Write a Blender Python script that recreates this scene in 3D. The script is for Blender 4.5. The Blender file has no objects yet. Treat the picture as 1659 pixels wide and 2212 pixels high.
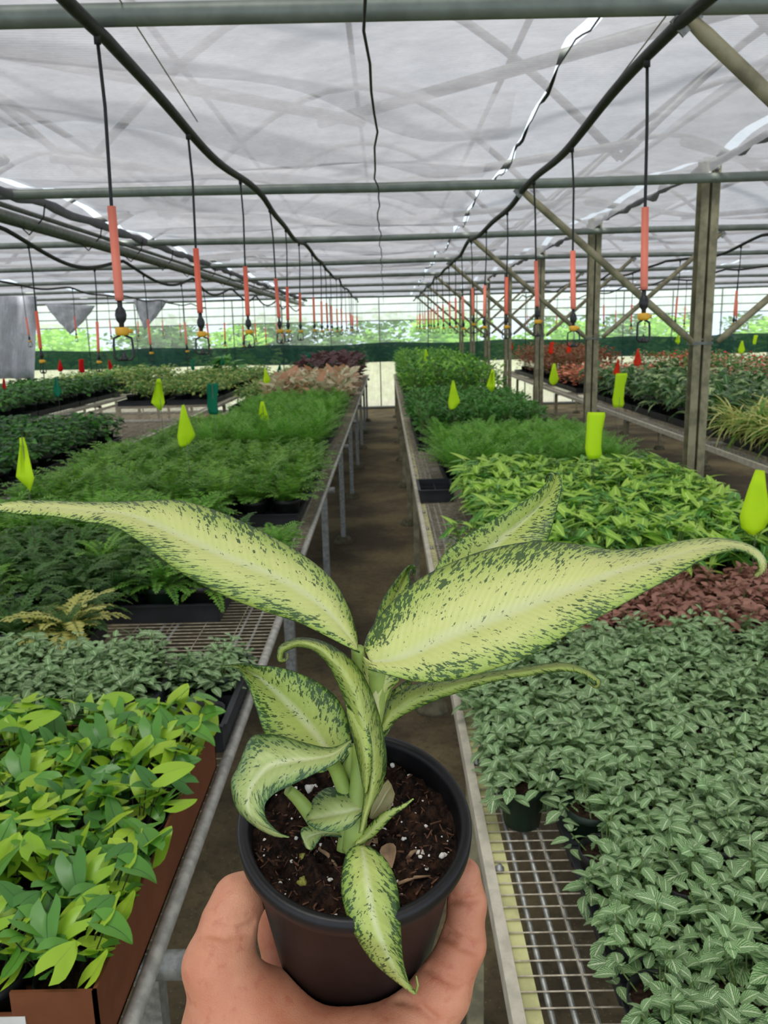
import bpy, math, random
import numpy as np
from mathutils import Vector, Matrix
random.seed(7)
RNG = random.Random(11)
SC = bpy.context.scene
COL = SC.collection
PI = math.pi

# ------------------------------------------------------------------ camera
FPX = 1800.0
PITCH = math.atan(394 / 1800.0); ROLL = .025; YAW = .0067
CAM = Vector((0, 0, 1.65))
_rz = Matrix.Rotation(YAW, 3, 'Z')
FW = _rz @ Vector((0, math.cos(PITCH), -math.sin(PITCH)))
_R0 = _rz @ Vector((1, 0, 0)); _U0 = _rz @ Vector((0, math.sin(PITCH), math.cos(PITCH)))
CX = math.cos(ROLL) * _R0 - math.sin(ROLL) * _U0
CY = math.sin(ROLL) * _R0 + math.cos(ROLL) * _U0
def ray(px, py): return FW + (px - 829.5) / FPX * CX - (py - 1106) / FPX * CY
def P(px, py, d): return CAM + ray(px, py) * d           # a point measured in the photo, at its real distance d
def PZ(px, py, z):
    d = ray(px, py); return CAM + d * ((z - CAM.z) / d.z)
def PY(px, py, y):
    d = ray(px, py); return CAM + d * (y / d.y)
def proj(p):
    v = Vector(p) - CAM; t = v.dot(FW)
    if t < .05: return (-9999, -9999, t)
    return (829.5 + FPX * v.dot(CX) / t, 1106 - FPX * v.dot(CY) / t, t)
def in_view(p, m=90, mt=None):
    x, y, t = proj(p)
    return t > .05 and -m < x < 1659 + m and -m < y < 2212 + m
cd = bpy.data.cameras.new('camera'); co = bpy.data.objects.new('camera', cd); COL.objects.link(co)
co.matrix_world = Matrix.Translation(CAM) @ Matrix((CX, CY, -FW)).transposed().to_4x4()
cd.sensor_fit = 'VERTICAL'; cd.sensor_height = 36; cd.sensor_width = 27; cd.lens = FPX / 2212 * 36
cd.clip_start = .02; cd.clip_end = 300
cd.dof.use_dof = True; cd.dof.focus_distance = .40; cd.dof.aperture_fstop = 34.0
SC.camera = co

# ------------------------------------------------------------------ naming
def tag(o, label=None, cat=None, group=None, kind=None):
    if label: o['label'] = label
    if cat: o['category'] = cat
    if group: o['group'] = group
    if kind: o['kind'] = kind
    elif cat: o['kind'] = 'thing'
    return o
ORD = 'zeroth first second third fourth fifth sixth seventh eighth ninth tenth eleventh twelfth thirteenth fourteenth fifteenth sixteenth seventeenth eighteenth nineteenth twentieth'.split()
ORD += ['twenty-' + w for w in ORD[1:10]] + ['thirtieth']
def empty(name, loc=(0, 0, 0), rz=0):
    o = bpy.data.objects.new(name, None); COL.objects.link(o)
    o.location = loc; o.rotation_euler = (0, 0, rz); o.empty_display_size = .02
    return o
def copy_tree(o, parent=None):
    c = o.copy(); COL.objects.link(c)
    if parent: c.parent = parent
    for ch in list(o.children): copy_tree(ch, c)
    return c

# ------------------------------------------------------------------ mesh builder
class MB:
    def __init__(s): s.v = []; s.f = []; s.uv = []; s.mi = []; s.cur = 0; s.nuv = []
    def face(s, ids, uvs=None, nuvs=None):
        s.f.append(tuple(ids)); s.mi.append(s.cur)
        s.uv.append(uvs or [(0, 0)] * len(ids)); s.nuv.append(nuvs)
    def add(s, p): s.v.append(tuple(p)); return len(s.v) - 1
    def box(s, c, size, rot=None):
        c = Vector(c); h = [x / 2 for x in size]; b = len(s.v)
        for sx in (-1, 1):
            for sy in (-1, 1):
                for sz in (-1, 1):
                    p = Vector((sx * h[0], sy * h[1], sz * h[2]))
                    if rot: p = rot @ p
                    s.v.append(tuple(c + p))
        for q in ((0, 1, 3, 2), (4, 6, 7, 5), (0, 4, 5, 1), (2, 3, 7, 6), (0, 2, 6, 4), (1, 5, 7, 3)): s.face([b + i for i in q])
    def bar(s, a, b, w, h, up=(0, 0, 1)):
        a = Vector(a); b = Vector(b); d = (b - a); L = d.length; d.normalize()
        x = d.cross(Vector(up)).normalized(); z = x.cross(d)
        s.box((a + b) / 2, (w, L, h), Matrix((x, d, z)).transposed())
    def tube(s, path, rad, n=8, caps=True, flat=1.0):
        path = [Vector(p) for p in path]; m = len(path)
        if not isinstance(rad, (list, tuple)): rad = [rad] * m
        prev = None; rings = []
        for i, p in enumerate(path):
            t = (path[min(i + 1, m - 1)] - path[max(i - 1, 0)]).normalized()
            if prev is None:
                a = Vector((0, 0, 1)) if abs(t.z) < .9 else Vector((1, 0, 0))
                x = t.cross(a).normalized()
            else:
                x = (prev - t * prev.dot(t))
                x = x.normalized() if x.length > 1e-6 else t.orthogonal().normalized()
            prev = x; y = t.cross(x)
            rings.append([s.add(p + (x * math.cos(2 * PI * k / n) + y * math.sin(2 * PI * k / n) * flat) * rad[i]) for k in range(n)])
        for i in range(m - 1):
            for k in range(n):
                k2 = (k + 1) % n
                s.face([rings[i][k], rings[i][k2], rings[i + 1][k2], rings[i + 1][k]], [(k / n, i / m), ((k + 1) / n, i / m), ((k + 1) / n, (i + 1) / m), (k / n, (i + 1) / m)])
        if caps:
            s.face(rings[0][::-1]); s.face(rings[-1])
    def lathe(s, prof, n=24, c=(0, 0, 0), M=None):
        c = Vector(c); rings = []
        for r, z in prof:
            rg = []
            for k in range(n):
                p = Vector((r * math.cos(2 * PI * k / n), r * math.sin(2 * PI * k / n), z)) + c
                rg.append(s.add(M @ p if M else p))
            rings.append(rg)
        for i in range(len(prof) - 1):
            for k in range(n):
                k2 = (k + 1) % n
                s.face([rings[i][k], rings[i][k2], rings[i + 1][k2], rings[i + 1][k]])
        return rings
    def grid(s, pts, nu, nv, uvf=None, nuvf=None):   # pts[j][i], i across 0..nu, j along 0..nv
        b = len(s.v)
        for j in range(nv + 1):
            for i in range(nu + 1): s.v.append(tuple(pts[j][i]))
        for j in range(nv):
            for i in range(nu):
                q = [(i, j), (i + 1, j), (i + 1, j + 1), (i, j + 1)]
                s.face([b + jj * (nu + 1) + ii for ii, jj in q],
                       [uvf(ii, jj) if uvf else (ii / nu, jj / nv) for ii, jj in q],
                       [nuvf(ii, jj) for ii, jj in q] if nuvf else None)
    def mesh(s, name, mats, smooth=True):
        me = bpy.data.meshes.new(name); me.from_pydata(s.v, [], s.f)
        flat = [c for u in s.uv for p in u for c in p]
        ul = me.uv_layers.new(name='UVMap'); ul.data.foreach_set('uv', flat)
        if s.nuv and s.nuv[0] is not None:
            n2 = me.uv_layers.new(name='norm'); n2.data.foreach_set('uv', [c for u in s.nuv for p in u for c in p])
        for m in (mats if isinstance(mats, (list, tuple)) else [mats]): me.materials.append(m)
        me.polygons.foreach_set('material_index', s.mi)
        me.polygons.foreach_set('use_smooth', [smooth] * len(s.f))
        me.update(); return me
    def build(s, name, mats, parent=None, smooth=True, loc=None):
        o = bpy.data.objects.new(name, s.mesh(name, mats, smooth)); COL.objects.link(o)
        if parent: o.parent = parent
        if loc: o.location = loc
        return o
def obj(name, me, parent=None, loc=(0, 0, 0)):
    o = bpy.data.objects.new(name, me); COL.objects.link(o); o.location = loc
    if parent: o.parent = parent
    return o
def solid(o, t):
    m = o.modifiers.new('thickness', 'SOLIDIFY'); m.thickness = t; m.offset = 0; return o
def autosmooth(o, ang=.6):
    for p in o.data.polygons: p.use_smooth = False
def catmull(pts, n):
    pts = [np.array(p, float) for p in pts]; out = []
    m = len(pts)
    for i in range(m - 1):
        p0 = pts[i - 1] if i else 2 * pts[0] - pts[1]; p1 = pts[i]; p2 = pts[i + 1]
        p3 = pts[i + 2] if i + 2 < m else 2 * pts[-1] - pts[-2]
        for k in range(n):
            t = k / n
            out.append(.5 * (2 * p1 + (p2 - p0) * t + (2 * p0 - 5 * p1 + 4 * p2 - p3) * t * t + (3 * p1 - p0 - 3 * p2 + p3) * t ** 3))
    out.append(pts[-1]); return out

# ------------------------------------------------------------------ materials
def srgb(r, g, b):
    f = lambda c: (c / 255 / 12.92) if c / 255 <= .04045 else ((c / 255 + .055) / 1.055) ** 2.4
    return (f(r), f(g), f(b), 1)
class NT:
    def __init__(s, name):
        s.m = bpy.data.materials.new(name); s.m.use_nodes = True; s.t = s.m.node_tree; s.t.nodes.clear()
        s.out = s.n('ShaderNodeOutputMaterial')
    def n(s, typ, **kw):
        nd = s.t.nodes.new(typ)
        for k, v in kw.items():
            if k.startswith('i_'):
                nd.inputs[k[2:].replace('_', ' ')].default_value = v
            else: setattr(nd, k, v)
        return nd
    def l(s, a, b): s.t.links.new(a, b)
    def val(s, sock, v):
        if hasattr(v, 'is_output') or isinstance(v, bpy.types.NodeSocket): s.l(v, sock)
        else: sock.default_value = v
    def math(s, op, a, b=None, c=None, clamp=False):
        nd = s.n('ShaderNodeMath', operation=op, use_clamp=clamp); s.val(nd.inputs[0], a)
        if b is not None: s.val(nd.inputs[1], b)
        if c is not None: s.val(nd.inputs[2], c)
        return nd.outputs[0]
    def mix(s, fac, a, b):
        nd = s.n('ShaderNodeMix', data_type='RGBA'); s.val(nd.inputs[0], fac); s.val(nd.inputs[6], a); s.val(nd.inputs[7], b)
        return nd.outputs[2]
    def smooth(s, x, a, b):
        nd = s.n('ShaderNodeMapRange', interpolation_type='SMOOTHSTEP'); s.val(nd.inputs[0], x); nd.inputs[1].default_value = a; nd.inputs[2].default_value = b
        return nd.outputs[0]
    def noise(s, vec, scale, detail=3, rough=.5, dist=0):
        nd = s.n('ShaderNodeTexNoise'); nd.inputs['Scale'].default_value = scale; nd.inputs['Detail'].default_value = detail
        nd.inputs['Roughness'].default_value = rough; nd.inputs['Distortion'].default_value = dist
        if vec is not None: s.l(vec, nd.inputs['Vector'])
        return nd.outputs[0]
    def obj(s): return s.n('ShaderNodeTexCoord').outputs['Object']
    def uv(s, name='UVMap'):
        u = s.n('ShaderNodeUVMap'); u.uv_map = name; return u.outputs[0]
    def sep(s, v):
        x = s.n('ShaderNodeSeparateXYZ'); s.l(v, x.inputs[0]); return x.outputs
    def comb(s, x, y, z=0):
        c = s.n('ShaderNodeCombineXYZ'); s.val(c.inputs[0], x); s.val(c.inputs[1], y); s.val(c.inputs[2], z); return c.outputs[0]
    def rnd(s): return s.n('ShaderNodeObjectInfo').outputs['Random']
    def bump(s, h, strength=.3, dist=.002):
        b = s.n('ShaderNodeBump'); b.inputs['Strength'].default_value = strength; b.inputs['Distance'].default_value = dist; s.l(h, b.inputs['Height']); return b.outputs[0]
    def pbsdf(s, col, rough=.5, metal=0, spec=.5, normal=None, sss=0):
        p = s.n('ShaderNodeBsdfPrincipled'); s.val(p.inputs['Base Color'], col); s.val(p.inputs['Roughness'], rough); s.val(p.inputs['Metallic'], metal)
        p.inputs['Specular IOR Level'].default_value = spec
        if normal is not None: s.l(normal, p.inputs['Normal'])
        if sss:
            p.inputs['Subsurface Weight'].default_value = sss; p.inputs['Subsurface Radius'].default_value = (1, .35, .2); p.inputs['Subsurface Scale'].default_value = .006
        return p.outputs[0]
    def done(s, sh): s.l(sh, s.out.inputs[0]); return s.m
    def leafy(s, col, rough=.45, trans=.35, spec=.35, normal=None):
        a = s.pbsdf(col, rough, 0, spec, normal)
        t = s.n('ShaderNodeBsdfTranslucent'); s.val(t.inputs[0], col)
        m = s.n('ShaderNodeMixShader'); m.inputs[0].default_value = trans; s.l(a, m.inputs[1]); s.l(t.outputs[0], m.inputs[2])
        return s.done(m.outputs[0])
def plain(name, col, rough=.5, metal=0, spec=.5, var=.15, scale=20, bump=0):
    n = NT(name); no = n.noise(n.obj(), scale, 4, .6)
    c2 = tuple(max(0, min(1, c * (1 - var))) for c in col[:3]) + (1,); c3 = tuple(min(1, c * (1 + var)) for c in col[:3]) + (1,)
    return n.done(n.pbsdf(n.mix(n.smooth(no, .35, .65), c2, c3), rough, metal, spec, n.bump(no, bump, .002) if bump else None))
def leafmat(name, c1, c2, rough=.45, trans=.35, vein=None, veincol=None, tip=None, spec=.35):
    """ leaf colour runs between c1 and c2 from leaf to leaf and plant to plant; optional pale midrib """
    n = NT(name); geo = n.n('ShaderNodeNewGeometry').outputs['Random Per Island']
    r = n.math('ADD', n.math('MULTIPLY', geo, .55), n.math('MULTIPLY', n.rnd(), .45))
    col = n.mix(r, c1, c2)
    u, v = n.sep(n.uv())[:2]
    au = n.math('ABSOLUTE', n.math('SUBTRACT', u, .5))
    if tip: col = n.mix(n.smooth(v, .45, 1.0), col, tip)
    if vein: col = n.mix(n.math('SUBTRACT', 1, n.smooth(au, vein * .3, vein)), col, veincol)
    return n.leafy(col, rough, trans, spec)
M = {}
M['galv'] = plain('galvanised_steel', srgb(150, 152, 148), .45, .55, .5, .25, 60)
M['left_rail'] = plain('pale_galvanised', srgb(176, 174, 166), .5, .25, .5, .2, 50)
M['alu_rail'] = plain('weathered_rail', srgb(196, 190, 172), .6, 0, .4, .14, 25, .2)
M['grey_pipe'] = plain('grey_pipe', srgb(112, 116, 110), .5, .35, .5, .22, 30)
M['crossbar'] = plain('greenish_pipe', srgb(120, 128, 120), .5, .3, .5, .15, 12)
M['post'] = plain('weathered_post', srgb(138, 132, 106), .65, .15, .4, .3, 14, .2)
M['board'] = plain('mossy_board', srgb(204, 204, 146), .75, 0, .25, .16, 18, .3)
M['black_plastic'] = plain('black_plastic', srgb(30, 32, 34), .42, 0, .5, .2, 30)
M['tray'] = plain('tray_plastic', srgb(38, 41, 46), .5, 0, .45, .2, 12)
M['pot_black'] = plain('pot_black', srgb(26, 28, 28), .5, 0, .45, .2, 20)
M['pot_green'] = plain('pot_green', srgb(24, 44, 32), .5, 0, .45, .2, 20)
M['soil'] = plain('potting_soil', srgb(46, 34, 26), .95, 0, .1, .5, 150, .8)
M['hose'] = plain('black_hose', srgb(36, 38, 33), .6, 0, .35, .35, 40, .2)
M['tube'] = plain('black_tube', srgb(28, 30, 28), .55, 0, .4, .2, 40)
M['orange'] = NT('orange_sleeve'); _n = M['orange']; M['orange'] = _n.done(_n.pbsdf(_n.mix(_n.rnd(), srgb(222, 96, 70), srgb(228, 132, 110)), .5, 0, .4))
M['yellow_nozzle'] = plain('yellow_nozzle', srgb(226, 170, 40), .45)
M['string'] = plain('twine', srgb(150, 140, 120), .9)
M['wire'] = plain('flag_wire', srgb(120, 118, 110), .5, .5)
M['cardboard'] = plain('cardboard', srgb(112, 66, 40), .8, 0, .25, .12, 9, .2)
M['paper'] = plain('white_label', srgb(212, 212, 208), .7, 0, .3, .04)
M['mesh_wire'] = plain('mesh_wire', srgb(190, 180, 160), .55, .2, .4, .3, 50)
M['foot'] = plain('concrete_foot', srgb(92, 88, 70), .9, 0, .2, .3, 20, .4)
M['terracotta'] = plain('terracotta', srgb(150, 78, 55), .8)
def flagmat(name, c):
    n = NT(name); return n.leafy(c, .5, .5, .25)
M['flag_lime'] = flagmat('flag_lime', srgb(226, 255, 48)); M['flag_teal'] = flagmat('flag_teal', srgb(18, 140, 105))
M['flag_red'] = flagmat('flag_red', srgb(228, 30, 36)); M['flag_orange'] = flagmat('flag_orange', srgb(250, 78, 40))

# dirt floor, damp brown with paler worn patches
n = NT('dirt_floor'); ob = n.obj(); a = n.noise(ob, 1.3, 5, .6); b = n.noise(ob, 30, 5, .65); 
c = n.mix(n.smooth(a, .35, .68), srgb(74, 64, 48), srgb(128, 114, 82)); c = n.mix(n.math('MULTIPLY', n.smooth(b, .45, .75), .55), c, srgb(40, 35, 28))
v = n.n('ShaderNodeTexVoronoi'); v.inputs['Scale'].default_value = 55; n.l(ob, v.inputs['Vector'])
c = n.mix(n.math('MULTIPLY', n.math('LESS_THAN', v.outputs[0], .13), .5), c, srgb(150, 138, 112))
M['floor'] = n.done(n.pbsdf(c, .85, 0, .3, n.bump(b, .5, .01)))
# woven shade cloth: lets about a third of the light straight through, scatters the rest
def cloth(name, col, transp, scale_weave=420, refl=.3):
    n = NT(name); ob = n.obj(); s = n.sep(ob)
    mott = n.noise(ob, 9, 5, .7); fine = n.noise(n.comb(n.math('MULTIPLY', s[0], 45), n.math('MULTIPLY', s[1], 260), 0), 1, 2)
    w = n.math('SINE', n.math('MULTIPLY', s[1], scale_weave))
    k = n.math('ADD', n.math('ADD', n.math('MULTIPLY', mott, .55), n.math('MULTIPLY', fine, .3)), n.math('MULTIPLY', w, .06))
    c = n.mix(n.smooth(k, .2, .72), tuple(x * .72 for x in col[:3]) + (1,), tuple(min(1, x * 1.2) for x in col[:3]) + (1,))
    tl = n.n('ShaderNodeBsdfTranslucent'); n.l(c, tl.inputs[0])
    df = n.n('ShaderNodeBsdfDiffuse'); n.l(c, df.inputs[0])
    m1 = n.n('ShaderNodeMixShader'); m1.inputs[0].default_value = refl; n.l(tl.outputs[0], m1.inputs[1]); n.l(df.outputs[0], m1.inputs[2])
    tr = n.n('ShaderNodeBsdfTransparent'); m2 = n.n('ShaderNodeMixShader')
    n.val(m2.inputs[0], transp)
    n.l(m1.outputs[0], m2.inputs[1]); n.l(tr.outputs[0], m2.inputs[2]); return n.done(m2.outputs[0])
M['cloth'] = cloth('grey_shade_cloth', srgb(130, 130, 133), .155)
M['overlap'] = cloth('overlapping_cloth', srgb(215, 215, 218), .45, refl=.25)
M['cloth_dark'] = cloth('folded_shade_cloth', srgb(140, 140, 143), .06, refl=.6)
M['drape'] = cloth('hanging_shade_cloth', srgb(204, 206, 214), .12, refl=.6)
M['green_shade'] = cloth('green_shade_cloth', srgb(40, 70, 64), .05, refl=.75)
M['film'] = cloth('white_film', srgb(244, 250, 255), .22, 40, .12)
M['film_low'] = cloth('cream_film', srgb(246, 240, 218), .05, 40, .25)
M['net'] = cloth('insect_net', srgb(228, 236, 236), .74, 900, .5)
# ------------------------------------------------------------------ light
w = bpy.data.worlds.new('overcast_sky'); SC.world = w; w.use_nodes = True; t = w.node_tree; t.nodes.clear()
o_ = t.nodes.new('ShaderNodeOutputWorld'); bg = t.nodes.new('ShaderNodeBackground'); tc = t.nodes.new('ShaderNodeTexCoord'); sp = t.nodes.new('ShaderNodeSeparateXYZ')
rp = t.nodes.new('ShaderNodeValToRGB'); t.links.new(tc.outputs['Generated'], sp.inputs[0]); t.links.new(sp.outputs[2], rp.inputs[0]); t.links.new(rp.outputs[0], bg.inputs[0]); t.links.new(bg.outputs[0], o_.inputs[0])
e = rp.color_ramp.elements; e[0].position = 0; e[0].color = (.70, .84, .96, 1); e[1].position = .55; e[1].color = (.96, .98, 1, 1)
bg.inputs[1].default_value = 1.25
sd = bpy.data.lights.new('veiled_sun', 'SUN'); so = bpy.data.objects.new('veiled_sun', sd); COL.objects.link(so)
sd.energy = 5.5; sd.angle = .42; sd.color = (1, .97, .92)
so.rotation_euler = (Vector((.18, .42, -1))).to_track_quat('-Z', 'Y').to_euler()
SC.view_settings.view_transform = 'Standard'; SC.view_settings.look = 'None'; SC.view_settings.gamma = 1; SC.view_settings.exposure = 0.27
SC.cycles.max_bounces = 8; SC.cycles.diffuse_bounces = 4; SC.cycles.transparent_max_bounces = 12; SC.cycles.transmission_bounces = 4; SC.cycles.glossy_bounces = 3
SC.cycles.sample_clamp_indirect = 6; SC.cycles.use_denoising = True

# ------------------------------------------------------------------ setting
YB = [1.77 + 2.02 * k for k in range(8)]        # the bays of the shade house
YF = 17.9
def struct(o): o['kind'] = 'structure'; return o
m = MB(); m.grid([[(-11 + 22 * i / 10, -2.5 + 20.4 * j / 10, 0) for i in range(11)] for j in range(11)], 10, 10); struct(m.build('floor', M['floor']))
n = NT('field_grass'); g = n.noise(n.obj(), .6, 4); M['field'] = n.done(n.pbsdf(n.mix(n.smooth(g, .3, .7), srgb(120, 160, 66), srgb(160, 190, 96)), .9))
m = MB(); m.grid([[(-60 + 120 * i, 17.9 + 72 * j, -.01) for i in range(2)] for j in range(2)], 1, 1); struct(m.build('ground', M['field']))
m = MB(); m.grid([[(-11 + 22 * i, 17.95 + 2.3 * j, 0) for i in range(2)] for j in range(2)], 1, 1)
M['gravel'] = plain('pale_gravel', srgb(228, 222, 205), .9, 0, .2, .1, 30); struct(m.build('path', M['gravel'], loc=(0, 0, .002)))

def clothz(x, y):
    b = (y - YB[0]) / 2.02
    return 2.335 + .06 * abs(math.sin(PI * b)) ** .8 + .012 * math.sin(y * 5.1 + x * 2.3) + .014 * math.sin(x * 3.1 + math.floor(b) * 1.7) + .008 * math.sin(11 * y - 4 * x)
def gap(y):     # the seam between the two cloths opens in lens-shaped slits
    s = (y - 2.02) / .80; k = math.floor(s); fr = s - k
    amp = [.022, .004, .017, .022, .014, .022, .012, .02, .016, .024, .012, .02][int(k) % 12]
    return .002 + amp * max(0, math.sin(PI * fr)) ** 1.5
def panel(x0f, x1f, nx, name='ceiling', mat=None, z=clothz, dz=0, y0=-1.2, y1=17.85, dy=.1):
    ny = int((y1 - y0) / dy); pts = []
    for j in range(ny + 1):
        y = y0 + (y1 - y0) * j / ny; a = x0f(y); b = x1f(y)
        pts.append([(a + (b - a) * i / nx, y, z(a + (b - a) * i / nx, y) + dz) for i in range(nx + 1)])
    mb = MB(); mb.grid(pts, nx, ny); return struct(mb.build(name, mat or M['cloth']))
cst = lambda v: (lambda y: v)
seamx = lambda y: .55 + .012 * math.sin(y * 1.9)
panel(cst(-1.72), lambda y: seamx(y) - gap(y), 22)
panel(lambda y: seamx(y) + gap(y), cst(1.40), 8)
panel(cst(1.455), cst(4.5), 24); panel(cst(4.54), cst(10.6), 30)
panel(lambda y: -4.85 + .05 * abs(math.sin(y * 1.3)), cst(-1.78), 24); panel(cst(-10.6), lambda y: -4.9 - .06 * abs(math.sin(y * 1.1 + 1)), 30)
# a doubled hem of cloth runs along the post line
hemz = lambda x, y: 2.318 + .03 * abs(math.sin(PI * (y - YB[0]) / 2.02)) ** .8 - .05 * ((x - 1.06) / .33) ** 2 + .006 * math.sin(y * 3)
panel(lambda y: 1.04 + .012 * math.sin(y * .9), cst(1.39), 5, 'ceiling', M['overlap'], hemz)
panel(cst(1.46), lambda y: 1.75 + .04 * math.sin(y * 1.1), 5, 'ceiling', M['overlap'], lambda x, y: 2.31 + .03 * abs(math.sin(PI * (y - YB[0]) / 2.02)) ** .8)

# second-layer cloth strips added over the ceiling, shaped to cast soft shade bands
def shading_strip(edge, dy, wide, lift, x_lo=-1.7, x_hi=.50):
    E = sorted((PZ(px, py, 2.36).x, PZ(px, py, 2.36).y + dy) for px, py in edge); pts = []
    for j in range(7):
        f = j / 6; row = []
        for i in range(41):
            x = x_lo + (x_hi - x_lo) * i / 40
            k = 0
            while k < len(E) - 2 and x > E[k + 1][0]: k += 1
            (xa, ya), (xb, yb) = E[k], E[k + 1]; y = ya + (yb - ya) * max(-1.0, min(1.6, (x - xa) / (xb - xa)))
            y -= wide * f; row.append((x, y, clothz(x, y) + .008 + lift * f ** 1.3))
        pts.append(row)
    mb = MB(); mb.grid(pts, 40, 6); struct(mb.build('ceiling', M['overlap']))
B1 = [(0, 140), (150, 145), (300, 156), (500, 186), (600, 215), (830, 282)]; B2 = [(0, 302), (170, 290), (300, 296), (450, 312), (650, 346), (830, 378)]
shading_strip(B1, 0, .22, .10); shading_strip(B2, 0, .45, .14)
for d, wd in ((1.05, .5), (2.0, .5), (3.1, .6), (4.3, .6), (5.6, .7)): shading_strip(B2, d, wd, .15)
# far wall: cream film below, insect net, white film above, pipes between
def vpanel(name, x0, x1, z0, z1, y, mat, nx=80, nz=3, wav=.01):
    mb = MB(); pts = []
    for j in range(nz + 1):
        pts.append([(x0 + (x1 - x0) * i / nx, y + wav * math.sin(i * 2.1 + j) , z0 + (z1 - z0) * j / nz) for i in range(nx + 1)])
    mb.grid(pts, nx, nz); return struct(mb.build(name, mat))
vpanel('wall_back', -10.6, 10.6, .02, .99, YF + .03, M['film_low'])
vpanel('window_1', -10.6, 10.6, 1.3, 1.83, YF + .03, M['net'], wav=.003)
vpanel('window_2', -10.6, 10.6, 1.83, 2.32, YF + .03, M['film'], wav=.004)
for sx, nm in ((-10.6, 'wall_left'), (10.6, 'wall_right')):
    mb = MB(); mb.grid([[(sx, -1.2 + 19.1 * i / 40, 2.33 * j / 4) for i in range(41)] for j in range(5)], 40, 4); struct(mb.build(nm, M['film']))
mb = MB()
for i in range(-10, 11):
    mb.tube([(i * 1.02 - .12, YF - .02, 0), (i * 1.02 - .12, YF - .02, 2.34)], .013, 6)
for z in (1.835, 2.0, 2.17): mb.tube([(-10.6, YF - .01, z), (10.6, YF - .01, z)], .011, 6)
mb.tube([(-10.6, YF - .02, .03), (10.6, YF - .02, .03)], .03, 6)
struct(mb.build('trim_1', M['grey_pipe']))
# dark green shade cloth laced along the far wall, waist to chest height
mb = MB(); nx = 160; pts = []
for j in range(7):
    pts.append([(-10.4 + 20.8 * i / nx, YF - .07 + .018 * math.sin(i * .9 + j * .7) + .01 * math.sin(i * 2.7 - j), .975 + .395 * j / 6 + (.02 * math.sin(i * .33) if j == 6 else 0) - (.012 * math.sin(i * .21) if j == 0 else 0)) for i in range(nx + 1)])
mb.grid(pts, nx, 6); o = mb.build('shade_curtain', M['green_shade'])
tag(o, 'dark green shade cloth band stretched along the whole far wall above the benches', 'curtain')

# roof frame over the cloth: hoops, purlins and diagonals
mb_i = 0
root = empty('roof_frame', (0, 0, 0)); tag(root, 'hoop pipes and purlins of the roof showing as grey shadows through the ceiling cloth', 'roof frame', kind='structure')
hz = lambda x, a, b: 2.58 + .95 * math.sin(PI * (x - a) / (b - a))
for bi, (a, b) in enumerate(((-4.88, -1.75), (-1.75, 1.38), (1.38, 4.51))):
    mb = MB()
    for k in range(-1, 8):
        y = 1.10 + 2.02 * k
        mb.tube([(a + (b - a) * i / 14, y, hz(a + (b - a) * i / 14, a, b)) for i in range(15)], .024, 6)
    mb.build('hoop', M['grey_pipe'], root)
    mb = MB()
    for f in (.2, .5, .8):
        x = a + (b - a) * f; mb.tube([(x, -1, hz(x, a, b)), (x, 17.5, hz(x, a, b))], .02, 6)
    mb.build('purlin', M['grey_pipe'], root)
    mb = MB()
    for k in range(0, 8):
        for s in (1, -1) if bi != 1 else (1, -1):
            y0 = YB[k] - (1.4 if s > 0 else 1.4); xm = (a + b) / 2
            mb.tube([(xm + s * 1.45, y0, 2.52), (xm - s * .1, y0 + 1.9, 2.62)], .024, 6)
    mb.build('diagonal', M['grey_pipe'], root)

# crossbars
for k, y in enumerate(YB):
    mb = MB(); mb.tube([(-10.5 + 21 * i / 24, y, 2.25 + .006 * math.sin(i * 1.3 + k)) for i in range(25)], .0205, 10)
    o = mb.build('crossbar', M['crossbar'])
    wh = ['top of the picture nearest the viewer', 'at the first right-hand post', 'at the second right-hand post'] + ['in line with the %s right-hand post' % ORD[i] for i in range(3, 9)]
    tag(o, 'grey-green crossbar pipe under the ceiling cloth, ' + wh[k], 'pipe', 'crossbar pipes under the ceiling')

# posts with paired channels and their braces
def channel(mb, x, y, z0, z1, s):
    w_, d_, t_ = .034, .062, .004
    prof = [(0, -d_ / 2), (w_, -d_ / 2), (w_, -d_ / 2 + t_), (t_, -d_ / 2 + t_), (t_, d_ / 2 - t_), (w_, d_ / 2 - t_), (w_, d_ / 2), (0, d_ / 2)]
    lo = [mb.add((x + s * a, y + b, z0)) for a, b in prof]; hi = [mb.add((x + s * a, y + b, z1)) for a, b in prof]
    for i in range(8):
        j = (i + 1) % 8; mb.face([lo[i], lo[j], hi[j], hi[i]])
    mb.face(hi); mb.face(lo[::-1])
XP = 1.425
def make_post():
    r = empty('steel_post')
    for s in (-1, 1):
        mb = MB(); channel(mb, s * .006, 0, 0, 2.34, s); mb.build('channel', M['post'], r, smooth=False)
    mb = MB(); mb.box((0, 0, 1.555), (.094, .072, .012)); mb.tube([(-.05, -.02, 1.57), (.05, -.02, 1.57)], .006, 8); mb.build('clamp', M['grey_pipe'], r, smooth=False)
    mb = MB(); mb.tube([(-.012, -.03, 2.27), (-.012, -.045, 2.27)], .012, 8); mb.tube([(.02, -.03, 2.29), (.02, -.045, 2.29)], .01, 8); mb.build('bolt', M['galv'], r)
    return r
pr = make_post()
for k in range(1, 8):
    o = pr if k == 1 else copy_tree(pr); o.location = (XP, YB[k] + .065, 0)
    tag(o, 'weathered double-channel steel post, %s from the viewer in the right-hand row' % ORD[k], 'post', 'posts right of the aisle')
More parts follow.
